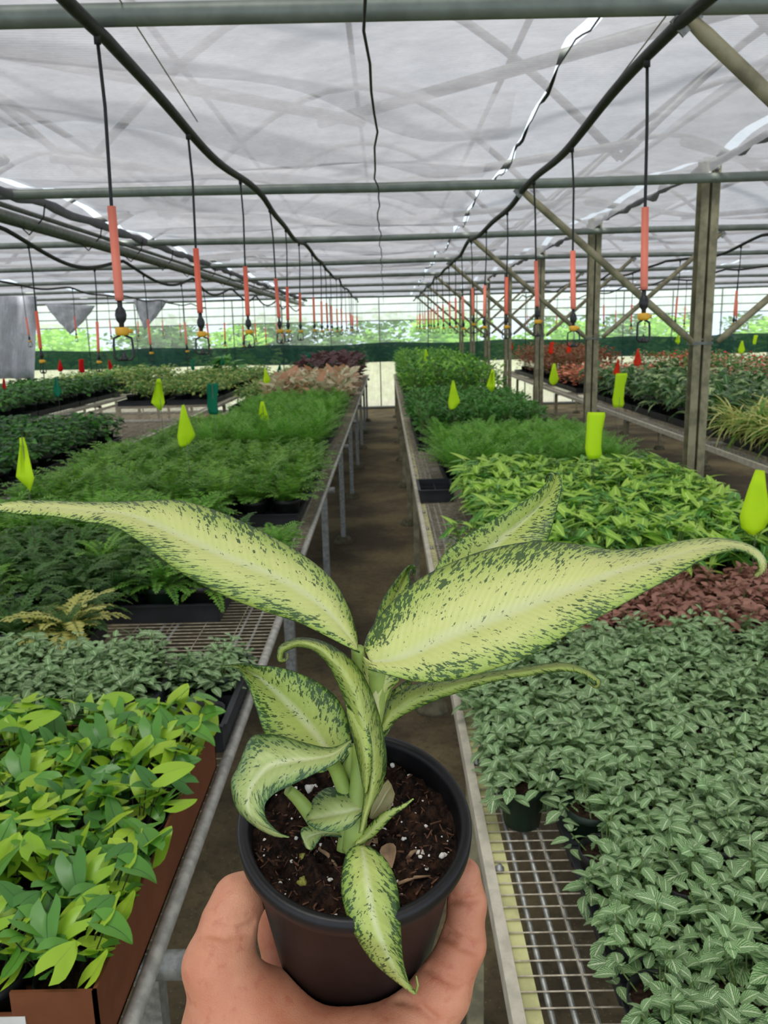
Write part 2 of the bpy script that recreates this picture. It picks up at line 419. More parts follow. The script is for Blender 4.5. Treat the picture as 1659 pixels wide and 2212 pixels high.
def make_brace(s):
    r = empty('diagonal_brace'); mb = MB(); L = 1.04
    a = Vector((s * .055, 0, 1.56)); b = Vector((s * .83, 0, 2.225))
    mb.tube([a, a + (b - a) * .05, a + (b - a) * .95, b], [.012, .016, .016, .012], 8); mb.build('pipe', M['post'], r)
    mb = MB(); mb.box(b + Vector((0, 0, -.005)), (.05, .006, .04), Matrix.Rotation(s * .75, 3, 'Y')); mb.tube([b + Vector((0, -.014, 0)), b + Vector((0, .014, 0))], .007, 6); mb.build('end_plate', M['galv'], r, smooth=False)
    return r
for s in (-1, 1):
    p0 = make_brace(s); first = True
    for k in range(0, 8):
        if k == 0 and s == 1: continue
        if k == 0:
            o = p0; lab = 'thick diagonal brace pipe coming down from the top crossbar at the upper right corner'
        else:
            o = p0 if (first) else copy_tree(p0)
            lab = 'diagonal brace pipe on the %s of the %s right-hand post' % ('aisle side' if s < 0 else 'outer side', ORD[k])
        first = False
        o.location = (XP, YB[k] + .004, 0); tag(o, lab, 'brace', 'diagonal braces of the post row')

# left gutter line: two pipes with a roll of drawn-back cloth
r = empty('gutter_bundle', (-1.66, 0, 0)); tag(r, 'long bundle of pipes and drawn-back cloth running along under the ceiling on the left', 'pipe bundle')
for dx, dz, rd in ((-.04, 2.20, .02), (.03, 2.17, .02), (.005, 2.222, .012), (-.085, 2.18, .011)):
    mb = MB(); mb.tube([(dx, -.5 + 18 * i / 20, dz) for i in range(21)], rd, 8); mb.build('pipe', M['grey_pipe'], r)
mb = MB(); path = [(.07 + .008 * math.sin(i * .9), -.5 + 18 * i / 140, 2.262 + .006 * math.sin(i * 1.1)) for i in range(141)]
mb.tube(path, [.022 + .004 * math.sin(i * 1.7) + .004 * math.sin(i * 4.1) for i in range(141)], 9); mb.build('cloth_roll', M['cloth_dark'], r)
for i in range(22):
    mb = MB(); mb.tube([(-.075, .1 + i * .8, 2.2), (0, .1 + i * .8, 2.125), (.075, .1 + i * .8, 2.2), (.09, .1 + i * .8, 2.27)], .004, 5); mb.build('tie', M['tube'], r)
# dark hem rope along the post line on the right
mb = MB(); mb.tube([(1.43 + .012 * math.sin(i * 1.3), 1 + 16.8 * i / 160, 2.318 - .012 * abs(math.sin(PI * (1 + 16.8 * i / 160 - YB[0]) / 2.02)) + .008 * math.sin(i * 2.3)) for i in range(161)], [.016 + .008 * math.sin(i * 2.9) for i in range(161)], 7)
tag(mb.build('cloth_bundle', M['cloth_dark']), 'gathered dark cloth edge tied along the tops of the right-hand posts', 'cloth')
mb = MB(); mb.tube([(seamx(y), y, clothz(.55, y) - .012 + .006 * math.sin(y * 21)) for y in [1 + 16.6 * i / 200 for i in range(201)]], [.0025 + .004 * (gap(1 + 16.6 * i / 200) < .005) for i in range(201)], 6)
tag(mb.build('seam_cord', M['tube']), 'dark cord lacing the slit seam of the ceiling cloth beside the right hose', 'cord')
# centre cable
mb = MB(); mb.tube([(-.018 + .006 * math.sin(i * .9) + .004 * math.sin(i * 2.3), .8 + 16.9 * i / 90, 2.205 - .02 * abs(math.sin(PI * (.8 + 16.9 * i / 90 - YB[0]) / 2.02))) for i in range(91)], .0032, 6)
tag(mb.build('cable', M['tube']), 'thin dark cable running above the middle of the aisle', 'cable')

# ------------------------------------------------------------------ hoses and hanging sprinkler drops
def hose(name, xf, zf, y0, y1, rad, mat, label, cat='hose', n=170):
    mb = MB(); ys = [y0 + (y1 - y0) * i / n for i in range(n + 1)]
    mb.tube([(xf(y), y, zf(y)) for y in ys], rad, 8); return tag(mb.build(name, mat), label, cat)
sag = lambda y, a=.022, ph=0: a * abs(math.sin(PI * (y - YB[0] + ph) / 2.02)) + .008 * math.sin(y * 5)
xl = lambda y: -.52 + .012 * math.sin(y * 2.1); zl = lambda y: 2.217 - sag(y)
xr = lambda y: .59 + .012 * math.sin(y * 1.7 + 1); zr = lambda y: 2.217 - sag(y)
hose('irrigation_hose', xl, zl, .9, 17.4, .0125, M['hose'], 'wavy black irrigation hose hanging under the ceiling left of the aisle')
hose('irrigation_hose', xr, zr, .9, 17.4, .0125, M['hose'], 'wavy black irrigation hose hanging under the ceiling right of the aisle')
xb = lambda y: -1.69 + .02 * math.sin(y * 2); zb = lambda y: 2.13 - .10 * abs(math.sin(PI * (y - 1.9) / 1.9)) ** 1.2
hose('irrigation_hose', xb, zb, 1.5, 17, .0105, M['hose'], 'looping black hose slung under the left pipe bundle')
xo = lambda y: -3.6 + .02 * math.sin(y * 2); zo = lambda y: 2.2 - sag(y, .04)
hose('irrigation_hose', xo, zo, 4, 17.2, .011, M['hose'], 'far left hose under the ceiling, beyond the pipe bundle')
x2 = lambda y: 2.55 + .02 * math.sin(y * 2); z2 = lambda y: 2.2 - sag(y, .05)
hose('irrigation_hose', x2, z2, 3, 17.2, .011, M['hose'], 'hose over the right-hand bench beyond the posts')
x3 = lambda y: 3.7 + .02 * math.sin(y * 2); z3 = lambda y: 2.2 - sag(y, .05, .5)
hose('irrigation_hose', x3, z3, 4, 17.2, .011, M['hose'], 'outermost hose on the right, beyond two benches')
hose('twine', lambda y: -.47 - .03 * (y - 1.2), lambda y: 2.30 - .055 * (y - 1.2), 1.2, 2.5, .0016, M['string'], 'pale twine slanting down beside the left hose', 'string', 8)
hose('twine', lambda y: .60 - .02 * (y - 1.2), lambda y: 2.32 - .09 * (y - 1.2), 1.2, 2.3, .0016, M['string'], 'pale twine slanting down beside the right hose', 'string', 8)

DROP = .545
def drop_meshes():
    out = []
    mb = MB(); mb.tube([(0, 0, 0), (.004, .002, -.12), (0, 0, -.30), (.002, 0, -DROP + .105)], .0036, 6)
    mb.tube([(0, 0, .016), (0, 0, -.012)], .007, 6); out.append(('tube', mb.mesh('drop_tube', M['tube'])))
    mb = MB(); mb.lathe([(.0001, -.305), (.0075, -.305), (.0082, -.30), (.0086, -.47), (.008, -.478), (.0001, -.478)], 12); out.append(('sleeve', mb.mesh('drop_sleeve', M['orange'])))
    mb = MB(); mb.lathe([(.0001, -.476), (.005, -.478), (.005, -.49), (.0095, -.496), (.0115, -.506), (.0095, -.516), (.005, -.522), (.005, -.534), (.0001, -.536)], 10); out.append(('check_valve', mb.mesh('drop_valve', M['black_plastic'])))
    mb = MB(); mb.lathe([(.0001, -.529), (.0125, -.53), (.0135, -.534), (.0135, -.541), (.0115, -.545), (.0001, -.546)], 12); mb.box((.012, 0, -.5375), (.016, .010, .008)); out.append(('cap', mb.mesh('drop_cap', M['yellow_nozzle'])))
    mb = MB()
    for a in (0, PI):
        c, s = math.cos(a), math.sin(a); mb.tube([(.004 * c, .004 * s, -.545), (.017 * c, .017 * s, -.551), (.0185 * c, .0185 * s, -.565), (.0185 * c, .0185 * s, -.588), (.012 * c, .012 * s, -.594), (0, 0, -.594)], .0026, 6)
    mb.lathe([(.0001, -.596), (.007, -.595), (.008, -.59), (.004, -.584), (.0001, -.574)], 8); out.append(('spray_head', mb.mesh('drop_head', M['black_plastic'])))
    return out
DM = drop_meshes()
def make_drop():
    r = empty('sprinkler_drop')
    for nm, me in DM: obj(nm, me, r)
    return r
d0 = make_drop(); used = False
def drops(xf, zf, ys, where, group):
    global used
    k = 0
    for y in ys:
        p = (xf(y), y, zf(y) - .012)
        if not (in_view(p, 60) or in_view((p[0], p[1], p[2] - .5), 60)): continue
        k += 1
        o = copy_tree(d0) if used else d0; used = True
        o.location = p; o.rotation_euler = (.03 * RNG.uniform(-1, 1), .04 * RNG.uniform(-1, 1), RNG.uniform(-.5, .5))
        tag(o, 'hanging sprinkler drop with orange sleeve, %s along %s' % (ORD[k], where), 'sprinkler', group)
drops(xl, zl, [1.71 + .755 * i for i in range(20)], 'the hose left of the aisle', 'drops on the left aisle hose')
drops(xr, zr, [1.965 + .755 * i for i in range(19)], 'the hose right of the aisle', 'drops on the right aisle hose')
drops(xb, zb, [3.1 + 1.0 * i for i in range(13)], 'the left pipe bundle', 'drops under the pipe bundle')
drops(xo, zo, [7.3 + 1.3 * i for i in range(8)], 'the far left hose', 'drops on the far left hose')
drops(x2, z2, [4.9 + 1.3 * i for i in range(9)], 'the hose beyond the posts', 'drops beyond the posts')
drops(x3, z3, [7.4 + 1.6 * i for i in range(6)], 'the outermost right hose', 'drops on the outermost hose')

# hanging cloths at the left far end
def drape(name, A, B, C_, label, mat=None, nn=10):
    A, B, C_ = map(Vector, (A, B, C_)); mb = MB(); pts = []
    for j in range(nn + 1):
        row = []
        for i in range(nn + 1):
            a = A.lerp(B, i / nn); c = C_; q = a.lerp(c, j / nn)
            row.append(q + Vector((0, .05 * math.sin(i * 1.4) * (1 - j / nn) + .02 * math.sin(j * 2 + i), -.03 * math.sin(PI * j / nn))))
        pts.append(row)
    mb.grid(pts, nn, nn); o = mb.build(name, mat or M['drape']); solid(o, .004); return tag(o, label, 'cloth')
drape('cloth_drape', PY(95, 655, 15.5), PY(205, 660, 15.5), PY(152, 722, 15.5), 'grey cloth corner sagging from the ceiling, leftmost of two at the far wall')
drape('cloth_drape', PY(288, 648, 15.5), PY(362, 648, 15.5), PY(312, 712, 15.4), 'grey cloth corner sagging from the ceiling, right of the other one')
mb = MB(); pts = []
for j in range(9):
    row = []
    for i in range(13):
        px = -60 + 136 * i / 12; q = PY(px, 640 + 178 * j / 8, 11.5); row.append(q + Vector((0, .05 * math.sin(i * 1.7 + j * .3), 0)))
    pts.append(row)
mb.grid(pts, 12, 8); o = mb.build('shade_curtain', M['drape']); solid(o, .004); tag(o, 'grey shade curtain hanging at the far left edge above the leftmost bench', 'curtain')

# ------------------------------------------------------------------ trees beyond the far wall
def leaf_blob(mb, c, rad, n, size, rng, squash=.85):
    for _ in range(n):
        d = Vector((rng.gauss(0, 1), rng.gauss(0, 1), rng.gauss(0, 1))).normalized() * (rng.random() ** .35)
        p = Vector(c) + Vector((d.x * rad, d.y * rad, d.z * rad * squash))
        a = Vector((rng.uniform(-1, 1), rng.uniform(-1, 1), rng.uniform(-.6, .6))).normalized(); b = a.orthogonal().normalized()
        b = Matrix.Rotation(rng.uniform(0, 6), 3, a) @ b; s = size * rng.uniform(.6, 1.3)
        q = [mb.add(p + a * s), mb.add(p + b * s * .5), mb.add(p - a * s), mb.add(p - b * s * .5)]; mb.face(q)
M['tree_bright'] = leafmat('tree_bright', srgb(128, 186, 60), srgb(176, 222, 100)); M['tree_dark'] = leafmat('tree_dark', srgb(62, 104, 46), srgb(104, 146, 70))
M['bark'] = plain('bark', srgb(92, 78, 60), .9)
tv = []
for kind in ('tree_bright', 'tree_dark'):
    for v_ in range(2):
        rg = random.Random(31 + v_); mb = MB()
        for _ in range(9): leaf_blob(mb, (rg.uniform(-1.1, 1.1), rg.uniform(-.7, .7), rg.uniform(.9, 2.6)), rg.uniform(.5, .9), 170, .13, rg)
        tr = MB(); tr.tube([(0, 0, 0), (.05, 0, .8), (-.04, .03, 1.8)], [.12, .09, .05], 8)
        tv.append((mb.mesh(kind, M[kind]), tr.mesh('tree_trunk', M['bark'])))
rg = random.Random(5)
xs = [-13.2 + i * 1.75 for i in range(16)]
for i, x in enumerate(xs):
    dark = i in (4, 6, 7, 11, 13); me, tk = tv[(2 if dark else 0) + i % 2]
    r = empty('tree', (x + rg.uniform(-.4, .4), 24 + rg.uniform(-1, 2.5) + (1.5 if dark else 0), 0), rg.uniform(0, 6)); s = rg.uniform(.85, 1.1); r.scale = (s * 1.15, s * 1.15, s * .66)
    obj('crown', me, r); obj('trunk', tk, r)
    tag(r, '%s tree outside beyond the far wall, %s from the left' % ('darker green' if dark else 'bright yellow-green', ORD[i + 1]), 'tree', 'trees beyond the far wall')
# ------------------------------------------------------------------ benches
HB = .81
def bench(x0, x1, y0, y1, label, aisle, style, mesh_y=None, dy=.027, ndz=None):
    r = empty('greenhouse_bench', ((x0 + x1) / 2, y0, 0)); tag(r, label, 'bench', 'wire-topped growing benches'); ox = (x0 + x1) / 2
    L = lambda x: x - ox
    for x in (x0, x1):
        inner = 1 if x == x0 else -1
        mb = MB()
        if style == 'pipe': mb.tube([(L(x), (y1 - y0) * i / 24, HB - .004 + .0015 * math.sin(i)) for i in range(25)], .012, 10)
        else:
            mb.box((L(x), (y1 - y0) / 2, HB - .012), (.006, y1 - y0, .034)); mb.box((L(x) + inner * .006, (y1 - y0) / 2, HB + .004), (.015, y1 - y0, .003))
        mb.build('rail', M['left_rail'] if style == 'pipe' else M['alu_rail'], r, smooth=(style == 'pipe'))
    mb = MB(); mb.bar((L(x0), 0, HB - .01), (L(x1), 0, HB - .01), .02, .026); mb.bar((L(x0), y1 - y0, HB - .01), (L(x1), y1 - y0, HB - .01), .02, .026); mb.build('end_rail', M['alu_rail'], r, smooth=False)
    # welded wire top
    mb = MB(); k = int((y1 - y0) / dy)
    for i in range(1, k):
        y = i * dy; mb.tube([(L(x0), y, HB), (L(x1), y, HB)], .0014, 4, False)
    nx = int((x1 - x0) / .10)
    for i in range(1, nx): mb.tube([(L(x0) + i * .10, 0, HB + .002), (L(x0) + i * .10, y1 - y0, HB + .002)], .0013, 4, False)
    mb.build('wire_top', M['mesh_wire'], r)
    s = 1 if aisle == 'left' else -1; xa = x0 if aisle == 'left' else x1
    if style == 'angle':
        mb = MB(); mb.box((L(xa + s * .0235), (y1 - y0) / 2, HB - .012), (.026, y1 - y0 - .02, .016)); mb.build('board', M['board'], r, smooth=False)
    for a in (.049, .078, .104) if style == 'angle' else (.06, .10, .30, .34, .66, .70, .74, 1.02):
        mb = MB(); mb.tube([(L(xa + s * a), 0.02, HB - .008), (L(xa + s * a), y1 - y0 - .02, HB - .008)], .0042, 6); mb.build('rod', M['galv'], r)
    # legs, feet and the cross pipes they carry
    ny = max(2, int((y1 - y0) / 1.9)); lm = {}
    for i in range(ny + 1):
        y = (1.375 if style == 'pipe' else 1.95) + (y1 - y0 - 2.2) * i / ny
        if not (i == 0 and False):
            mb = MB(); mb.tube([(L(x0) - (.035 if style == 'pipe' else -.01), y, HB - .04), (L(x1) + (.035 if style == 'pipe' else -.01), y, HB - .04)], .019, 12, False); o = mb.build('cross_pipe', M['galv'], r); solid(o, .003)
        for x in (x0 + .03, x1 - .03):
            mb = MB(); mb.box((L(x), y + .03, (HB - .055) / 2 + .02), (.036, .036, HB - .095)); lg = mb.build('leg', M['galv'] if style == 'pipe' else M['post'], r, smooth=False)
            mb = MB(); mb.lathe([(.0001, .05), (.05, .05), (.075, .01), (.078, 0), (.0001, 0)], 12, (L(x), y + .03, 0)); mb.build('foot', M['foot'], lg)
    if style == 'angle':
        mb = MB()
        for i in range(int((y1 - y0) / .33)):
            y = .2 + i * .33; mb.lathe([(.0001, .007), (.004, .007), (.0045, .003), (.0075, .002), (.008, -.004), (.0001, -.004)], 8, (L(xa + s * .021), y, HB + .001))
        mb.build('bolt', M['galv'], r)
    return r
bench(.14, 1.30, -.35, 16.2, 'bench right of the aisle with white edge strip, mossy board and wire top', 'left', 'angle')
bench(-1.75, -.34, -.35, 16.2, 'bench left of the aisle with grey pipe edge and wire top', 'right', 'pipe')
bench(2.20, 3.65, 2.5, 16.2, 'second bench to the right, beyond the row of steel posts', 'left', 'angle', dy=.06)
bench(4.15, 5.6, 5.5, 16.2, 'outermost bench on the right, under the pink flowers', 'left', 'angle', dy=.1)
bench(-3.42, -2.03, 3.2, 16.2, 'second bench to the left, behind the fern bench', 'right', 'angle', dy=.06)
bench(-5.2, -3.70, 5.5, 16.2, 'outermost bench on the left, under the red flags', 'right', 'angle', dy=.1)

# ------------------------------------------------------------------ leaf shapes
def rotm(yaw, pitch, roll): return Matrix.Rotation(yaw, 3, 'Z') @ Matrix.Rotation(pitch, 3, 'X') @ Matrix.Rotation(roll, 3, 'Y')
def blade(mb, base, R, L, W, wf, nu=4, nv=5, fold=.25, curl=.5, lobe=0, mi=0, cup=0, wave=0):
    """ a leaf blade growing along +Y of frame R from base: width profile wf(v), folded on its midrib, curling down by curl """
    mb.cur = mi; pts = []; base = Vector(base)
    for j in range(nv + 1):
        v = j / nv; a = curl * v; yy = L * (math.sin(a) / curl if abs(curl) > 1e-3 else v); zz = -L * ((1 - math.cos(a)) / curl if abs(curl) > 1e-3 else 0)
        row = []
        for i in range(nu + 1):
            u = 2 * i / nu - 1; x = u * W * .5 * wf(v)
            z = zz + abs(x) * fold + cup * (u * u) * W + wave * W * math.sin(v * 9 + u * 2) * abs(u)
            row.append(base + R @ Vector((x, yy - lobe * L * (abs(u) ** 1.25) * (1 - v) ** 2, z)))
        pts.append(row)
    mb.grid(pts, nu, nv); mb.cur = 0
ov = lambda v: max(0.02, math.sin(PI * min(1, v * .93 + .05)) ** .75) * (1.12 - .3 * v)          # ovate
lance = lambda v: max(.02, math.sin(PI * (v * .95 + .03)) ** .9 * (1.15 - .35 * v))
heartw = lambda v: max(.02, (1 - v ** 2.4) ** .8 * (.52 + .56 * min(1, v / .22) ** .6) * (1 - .18 * v))
strap = lambda v: max(.03, min(1, v * 6) * (1 - v ** 3) ** .8)
arrow = lambda v: max(.02, (1 - v) ** .8 * (1 + .3 * math.sin(PI * v)))

# ---- pots and soil
def pot_meshes(r, h, mat, name):
    mb = MB(); mb.lathe([(.0001, 0), (r * .72, 0), (r * .76, .003), (r * .93, h * .84), (r * .99, h * .85), (r, h * .86), (r, h), (r * .96, h), (r * .9, h * .8), (r * .72, .01), (.0001, .01)], 18)
    a = mb.mesh(name, mat); mb = MB(); rr = r * .9
    rings = mb.lathe([(rr, h * .84), (rr * .7, h * .87), (rr * .35, h * .88)], 12); mb.face(rings[-1]); return a, mb.mesh(name + '_soil', M['soil'])
POT = {'s': pot_meshes(.043, .078, M['pot_black'], 'pot_small'), 'g': pot_meshes(.043, .078, M['pot_green'], 'pot_green'), 'm': pot_meshes(.056, .095, M['pot_black'], 'pot_mid'), 'mg': pot_meshes(.056, .095, M['pot_green'], 'pot_mid_green'), 'l': pot_meshes(.085, .14, M['pot_black'], 'pot_large')}

# ---- foliage of each kind: a list of meshes to choose from
def upto(rng, r): a = rng.uniform(0, 2 * PI); q = r * math.sqrt(rng.random()); return q * math.cos(a), q * math.sin(a)
def fol_fittonia(rng, h0, spread, nstem, Lr, mats, fl=1.0):
    mb = MB()
    for s_ in range(nstem):
        x, y = upto(rng, spread); h = h0 * rng.uniform(.60, 1.06) * (1 - .25 * (x * x + y * y) / spread ** 2)
        bx, by = x * .45, y * .45; mb.cur = 1
        mb.tube([(bx, by, .06), ((x + bx) / 2, (y + by) / 2, (.06 + h) / 2), (x, y, h)], .0013, 4, False)
        a0 = rng.uniform(0, PI); lean = rotm(rng.uniform(0, 6), rng.uniform(0, .55), 0)
        for tier, (dz, sc, el) in enumerate(((-.028, 1.08, -.12), (-.012, 1.0, .1), (.002, .72, .45))):
            if tier == 0 and rng.random() < .35: continue
            for q in range(2):
                yaw = a0 + q * PI + tier * PI / 2 + rng.uniform(-.35, .35); L = Lr * sc * rng.uniform(.8, 1.15)
                R = lean @ rotm(yaw, el + rng.uniform(-.25, .25), rng.uniform(-.25, .25))
                blade(mb, Vector((x, y, h + dz)) + R @ Vector((0, .003, 0)), R, L, L * .66, ov, 4, 5, .22, rng.uniform(.3, .9))
    return mb.mesh('fittonia_leaves', mats)
def veinmat(name, base1, base2, vein, dens=1.0, wide=.10):
    n = NT(name); u, v = n.sep(n.uv())[:2]; au = n.math('ABSOLUTE', n.math('SUBTRACT', u, .5))
    r = n.math('ADD', n.math('MULTIPLY', n.n('ShaderNodeNewGeometry').outputs['Random Per Island'], .7), n.math('MULTIPLY', n.rnd(), .3))
    base = n.mix(r, base1, base2)
    side = n.math('SUBTRACT', n.math('MULTIPLY', v, 6.5), n.math('MULTIPLY', n.math('POWER', au, .8), 6.2)); fr = n.math('ABSOLUTE', n.math('SUBTRACT', n.math('FRACT', side), .5))
    sv = n.math('SUBTRACT', 1, n.smooth(fr, wide * .5, wide * 1.5))
    vr = n.n('ShaderNodeTexVoronoi', feature='DISTANCE_TO_EDGE'); vr.inputs['Scale'].default_value = 1
    n.l(n.comb(n.math('MULTIPLY', au, 13), n.math('MULTIPLY', side, 1.25), r), vr.inputs['Vector'])
    net = n.math('SUBTRACT', 1, n.smooth(vr.outputs[0], .02, .11))
    mid = n.math('SUBTRACT', 1, n.smooth(au, .025, .06))
    k = n.math('MAXIMUM', n.math('MAXIMUM', sv, mid), n.math('MULTIPLY', net, .32)); k = n.math('MULTIPLY', k, dens)
    return n.leafy(n.mix(k, base, vein), .5, .3, .3, n.bump(k, .25, .001))
M['fitt'] = veinmat('fittonia_green', srgb(52, 106, 40), srgb(90, 150, 66), srgb(228, 244, 200), 1.0)
M['fitt_red'] = veinmat('fittonia_red', srgb(146, 102, 86), srgb(184, 136, 118), srgb(206, 156, 140), .45)
M['stem'] = plain('green_stem', srgb(104, 128, 66), .6); M['stem_dark'] = plain('dark_stem', srgb(44, 36, 28), .5)
FOL = {}
FOL['fittonia'] = [fol_fittonia(random.Random(100 + i), .125, .062, 24, .031, [M['fitt'], M['stem']]) for i in range(6)]
FOL['fittonia_red'] = [fol_fittonia(random.Random(120 + i), .125, .068, 24, .036, [M['fitt_red'], M['stem']]) for i in range(3)]

def fol_heart(rng, n, mats):
    mb = MB()
    for k in range(n):
        x, y = upto(rng, .062); h = rng.uniform(.095, .155); bx, by = x * .25, y * .25; yaw = rng.uniform(-1.7, 1.7) if k % 3 else rng.uniform(0, 6.28)
        R = rotm(yaw, rng.uniform(-.45, 1.1) if k % 3 else rng.uniform(-.8, .3), rng.uniform(-.6, .6)); L = rng.uniform(.026, .043) * (1.2 if k % 5 == 0 else 1)
        mb.cur = 2; mb.tube([(bx, by, .06), (x * .7, y * .7, h * .75), (x, y, h)], .0009, 4, False)
        blade(mb, (x, y, h), R, L, L * .98, heartw, 8, 8, rng.uniform(-.1, .4), rng.uniform(-.8, 1.2), .56, mi=0 if rng.random() < .45 else 1, wave=rng.uniform(0, .05))
    return mb.mesh('heart_fern_leaves', mats)
M['heart_lime'] = leafmat('heart_lime', srgb(138, 192, 44), srgb(196, 222, 74), .33, .3, .03, srgb(150, 190, 70), spec=.5); M['heart_green'] = leafmat('heart_green', srgb(56, 112, 52), srgb(112, 172, 58), .33, .22, .03, srgb(52, 98, 44), spec=.5)
FOL['heart'] = [fol_heart(random.Random(140 + i), 25, [M['heart_lime'], M['heart_green'], M['stem_dark']]) for i in range(6)]

def fol_fern(rng, nf, L0, W0, npin, mats, el=(.5, 1.2), droop=1.1, pw=.45, h0=.08, spread=.02):
    mb = MB()
    for k in range(nf):
        yaw = rng.uniform(0, 2 * PI); e0 = rng.uniform(*el); L = L0 * rng.uniform(.65, 1.1); n = npin; x0, y0 = upto(rng, spread)
        p = Vector((x0, y0, h0)); pts = [p.copy()]; dirs = []
        for i in range(n):
            a = e0 - droop * (i / n) ** 1.3; d = Vector((math.cos(yaw) * math.cos(a), math.sin(yaw) * math.cos(a), math.sin(a))); p = p + d * (L / n); pts.append(p.copy()); dirs.append(d)
        mb.cur = 1; mb.tube(pts[::2] + [pts[-1]], .0009, 3, False); mb.cur = 0; side = Vector((-math.sin(yaw), math.cos(yaw), 0))
        for i in range(1, n):
            v = i / n; w = W0 * max(.1, math.sin(PI * min(1, v * .82 + .16)) ** .8) * rng.uniform(.85, 1.1); d = dirs[i]; up = d.cross(side)
            for s in (1, -1):
                o = (side * s + d * .35 + up * rng.uniform(-.25, .15)).normalized(); q = d * (L / n) * pw
                b = pts[i]; mid = b + o * w * .5
                mb.face([mb.add(b - q * .5), mb.add(mid - q * 1.0), mb.add(b + o * w), mb.add(mid + q * .9)], [(.5, 0), (.2, .5), (.5, 1), (.8, .5)])
    mb.cur = 0; return mb.mesh('fern_fronds', mats)
def simple(name, a, b, **k): M[name] = leafmat(name, a, b, **k); return M[name]
simple('fern_mid', srgb(70, 130, 40), srgb(142, 192, 74)); simple('fern_bright', srgb(86, 152, 44), srgb(142, 196, 76)); simple('fern_dark', srgb(51, 90, 42), srgb(90, 134, 62)); simple('fern_yellow', srgb(174, 180, 86), srgb(208, 206, 122)); simple('fern_soft', srgb(92, 160, 50), srgb(140, 200, 80))
ST = M['stem']
FOL['fern_mid'] = [fol_fern(random.Random(200 + i), 20, .18, .042, 15, [M['fern_mid'], ST]) for i in range(3)]
FOL['fern_bright'] = [fol_fern(random.Random(210 + i), 24, .19, .045, 15, [M['fern_bright'], ST]) for i in range(3)]
FOL['fern_button'] = [fol_fern(random.Random(220 + i), 26, .17, .024, 17, [M['fern_dark'] if i else M['fern_mid'], ST], (.3, 1.3), 1.5, .62) for i in range(3)]
FOL['fern_yellow'] = [fol_fern(random.Random(225 + i), 26, .17, .03, 15, [M['fern_yellow'], ST], (.3, 1.2), 1.3, .8) for i in range(1)]
FOL['fern_fine'] = [fol_fern(random.Random(230 + i), 34, .25, .045, 18, [M['fern_soft'], ST], (.7, 1.45), .9, .28) for i in range(3)]
def fol_bush(rng, n, rad, hgt, L, asp, mats, wf=ov, el=(-.4, .7), fold=.2, curl=.6, nu=2, nv=3, lobe=0, z0=.08, nmat=1, stems=10):
    mb = MB()
    for k in range(stems):
        x, y = upto(rng, rad * .8); mb.cur = nmat; mb.tube([(x * .2, y * .2, .07), (x * .6, y * .6, z0 + hgt * .4), (x, y, z0 + hgt * .85)], .0016, 4, False)
    for k in range(n):
        x, y = upto(rng, rad); q = math.hypot(x, y) / rad; h = z0 + hgt * (rng.random() ** .55) * (1 - .35 * q * q)
        yaw = math.atan2(-x, y) + rng.uniform(-1.1, 1.1); l = L * rng.uniform(.65, 1.2)
        R = rotm(yaw, rng.uniform(*el), rng.uniform(-.4, .4)); blade(mb, (x, y, h), R, l, l * asp, wf, nu, nv, fold, curl * rng.uniform(.4, 1.3), lobe, mi=rng.randrange(nmat))
    return mb.mesh('leaves', mats)
simple('ivy_a', srgb(66, 126, 50), srgb(116, 174, 74), vein=.07, veincol=srgb(174, 227, 122)); simple('ivy_b', srgb(140, 192, 70), srgb(188, 224, 96), vein=.08, veincol=srgb(220, 255, 133))
FOL['arrow'] = [fol_bush(random.Random(240 + i), 46, .085, .15, .062, .5, [M['ivy_a'], M['ivy_b'], ST], arrow, (-.5, .7), .25, .7, 4, 4, .4, nmat=2) for i in range(4)]
simple('bush_green', srgb(57, 113, 48), srgb(102, 164, 69)); simple('bush_light', srgb(111, 174, 57), srgb(162, 218, 84)); simple('bush_dark', srgb(39, 74, 44), srgb(71, 113, 64)); simple('bush_olive', srgb(139, 160, 77), srgb(185, 199, 115))
FOL['bushy'] = [fol_bush(random.Random(250 + i), 110, .11, .21, .05, .45, [M['bush_green'], ST], lance, (-.2, 1.1)) for i in range(3)]
FOL['bright'] = [fol_bush(random.Random(255 + i), 120, .12, .30, .055, .42, [M['bush_light'], M['bush_green'], ST], lance, (-.2, 1.1), nmat=2) for i in range(3)]
FOL['ivydark'] = [fol_bush(random.Random(260 + i), 100, .12, .15, .045, .85, [M['bush_dark'], M['bush_green'], ST], ov, nmat=2) for i in range(3)]
FOL['olive'] = [fol_bush(random.Random(265 + i), 110, .14, .14, .05, .6, [M['bush_olive'], M['bush_green'], ST], ov, nmat=2) for i in range(2)]
simple('lily', srgb(46, 85, 46), srgb(88, 134, 73), vein=.08, veincol=srgb(139, 185, 120), rough=.3); simple('lily_pale', srgb(127, 162, 102), srgb(174, 199, 138), vein=.1, veincol=srgb(220, 238, 178))
FOL['lily'] = [fol_bush(random.Random(270 + i), 40, .10, .28, .16, .34, [M['lily'], M['lily'], M['lily_pale'], ST], lance, (.0, 1.0), .2, 1.3, 2, 5, nmat=3) for i in range(3)]
simple('grass_yel', srgb(204, 208, 110), srgb(226, 224, 150)); simple('grass_gr', srgb(96, 148, 62), srgb(140, 180, 80))
FOL['grass'] = [fol_bush(random.Random(280 + i), 90, .05, .10, .27, .055, [M['grass_yel'], M['grass_gr'], ST], strap, (.2, 1.25), .3, 1.7, 2, 6, nmat=2) for i in range(2)]
simple('beg_w', srgb(196, 200, 160), srgb(226, 220, 190), tip=srgb(222, 190, 160)); simple('beg_p', srgb(190, 130, 96), srgb(206, 172, 136)); simple('beg_d', srgb(72, 44, 48), srgb(128, 92, 92))
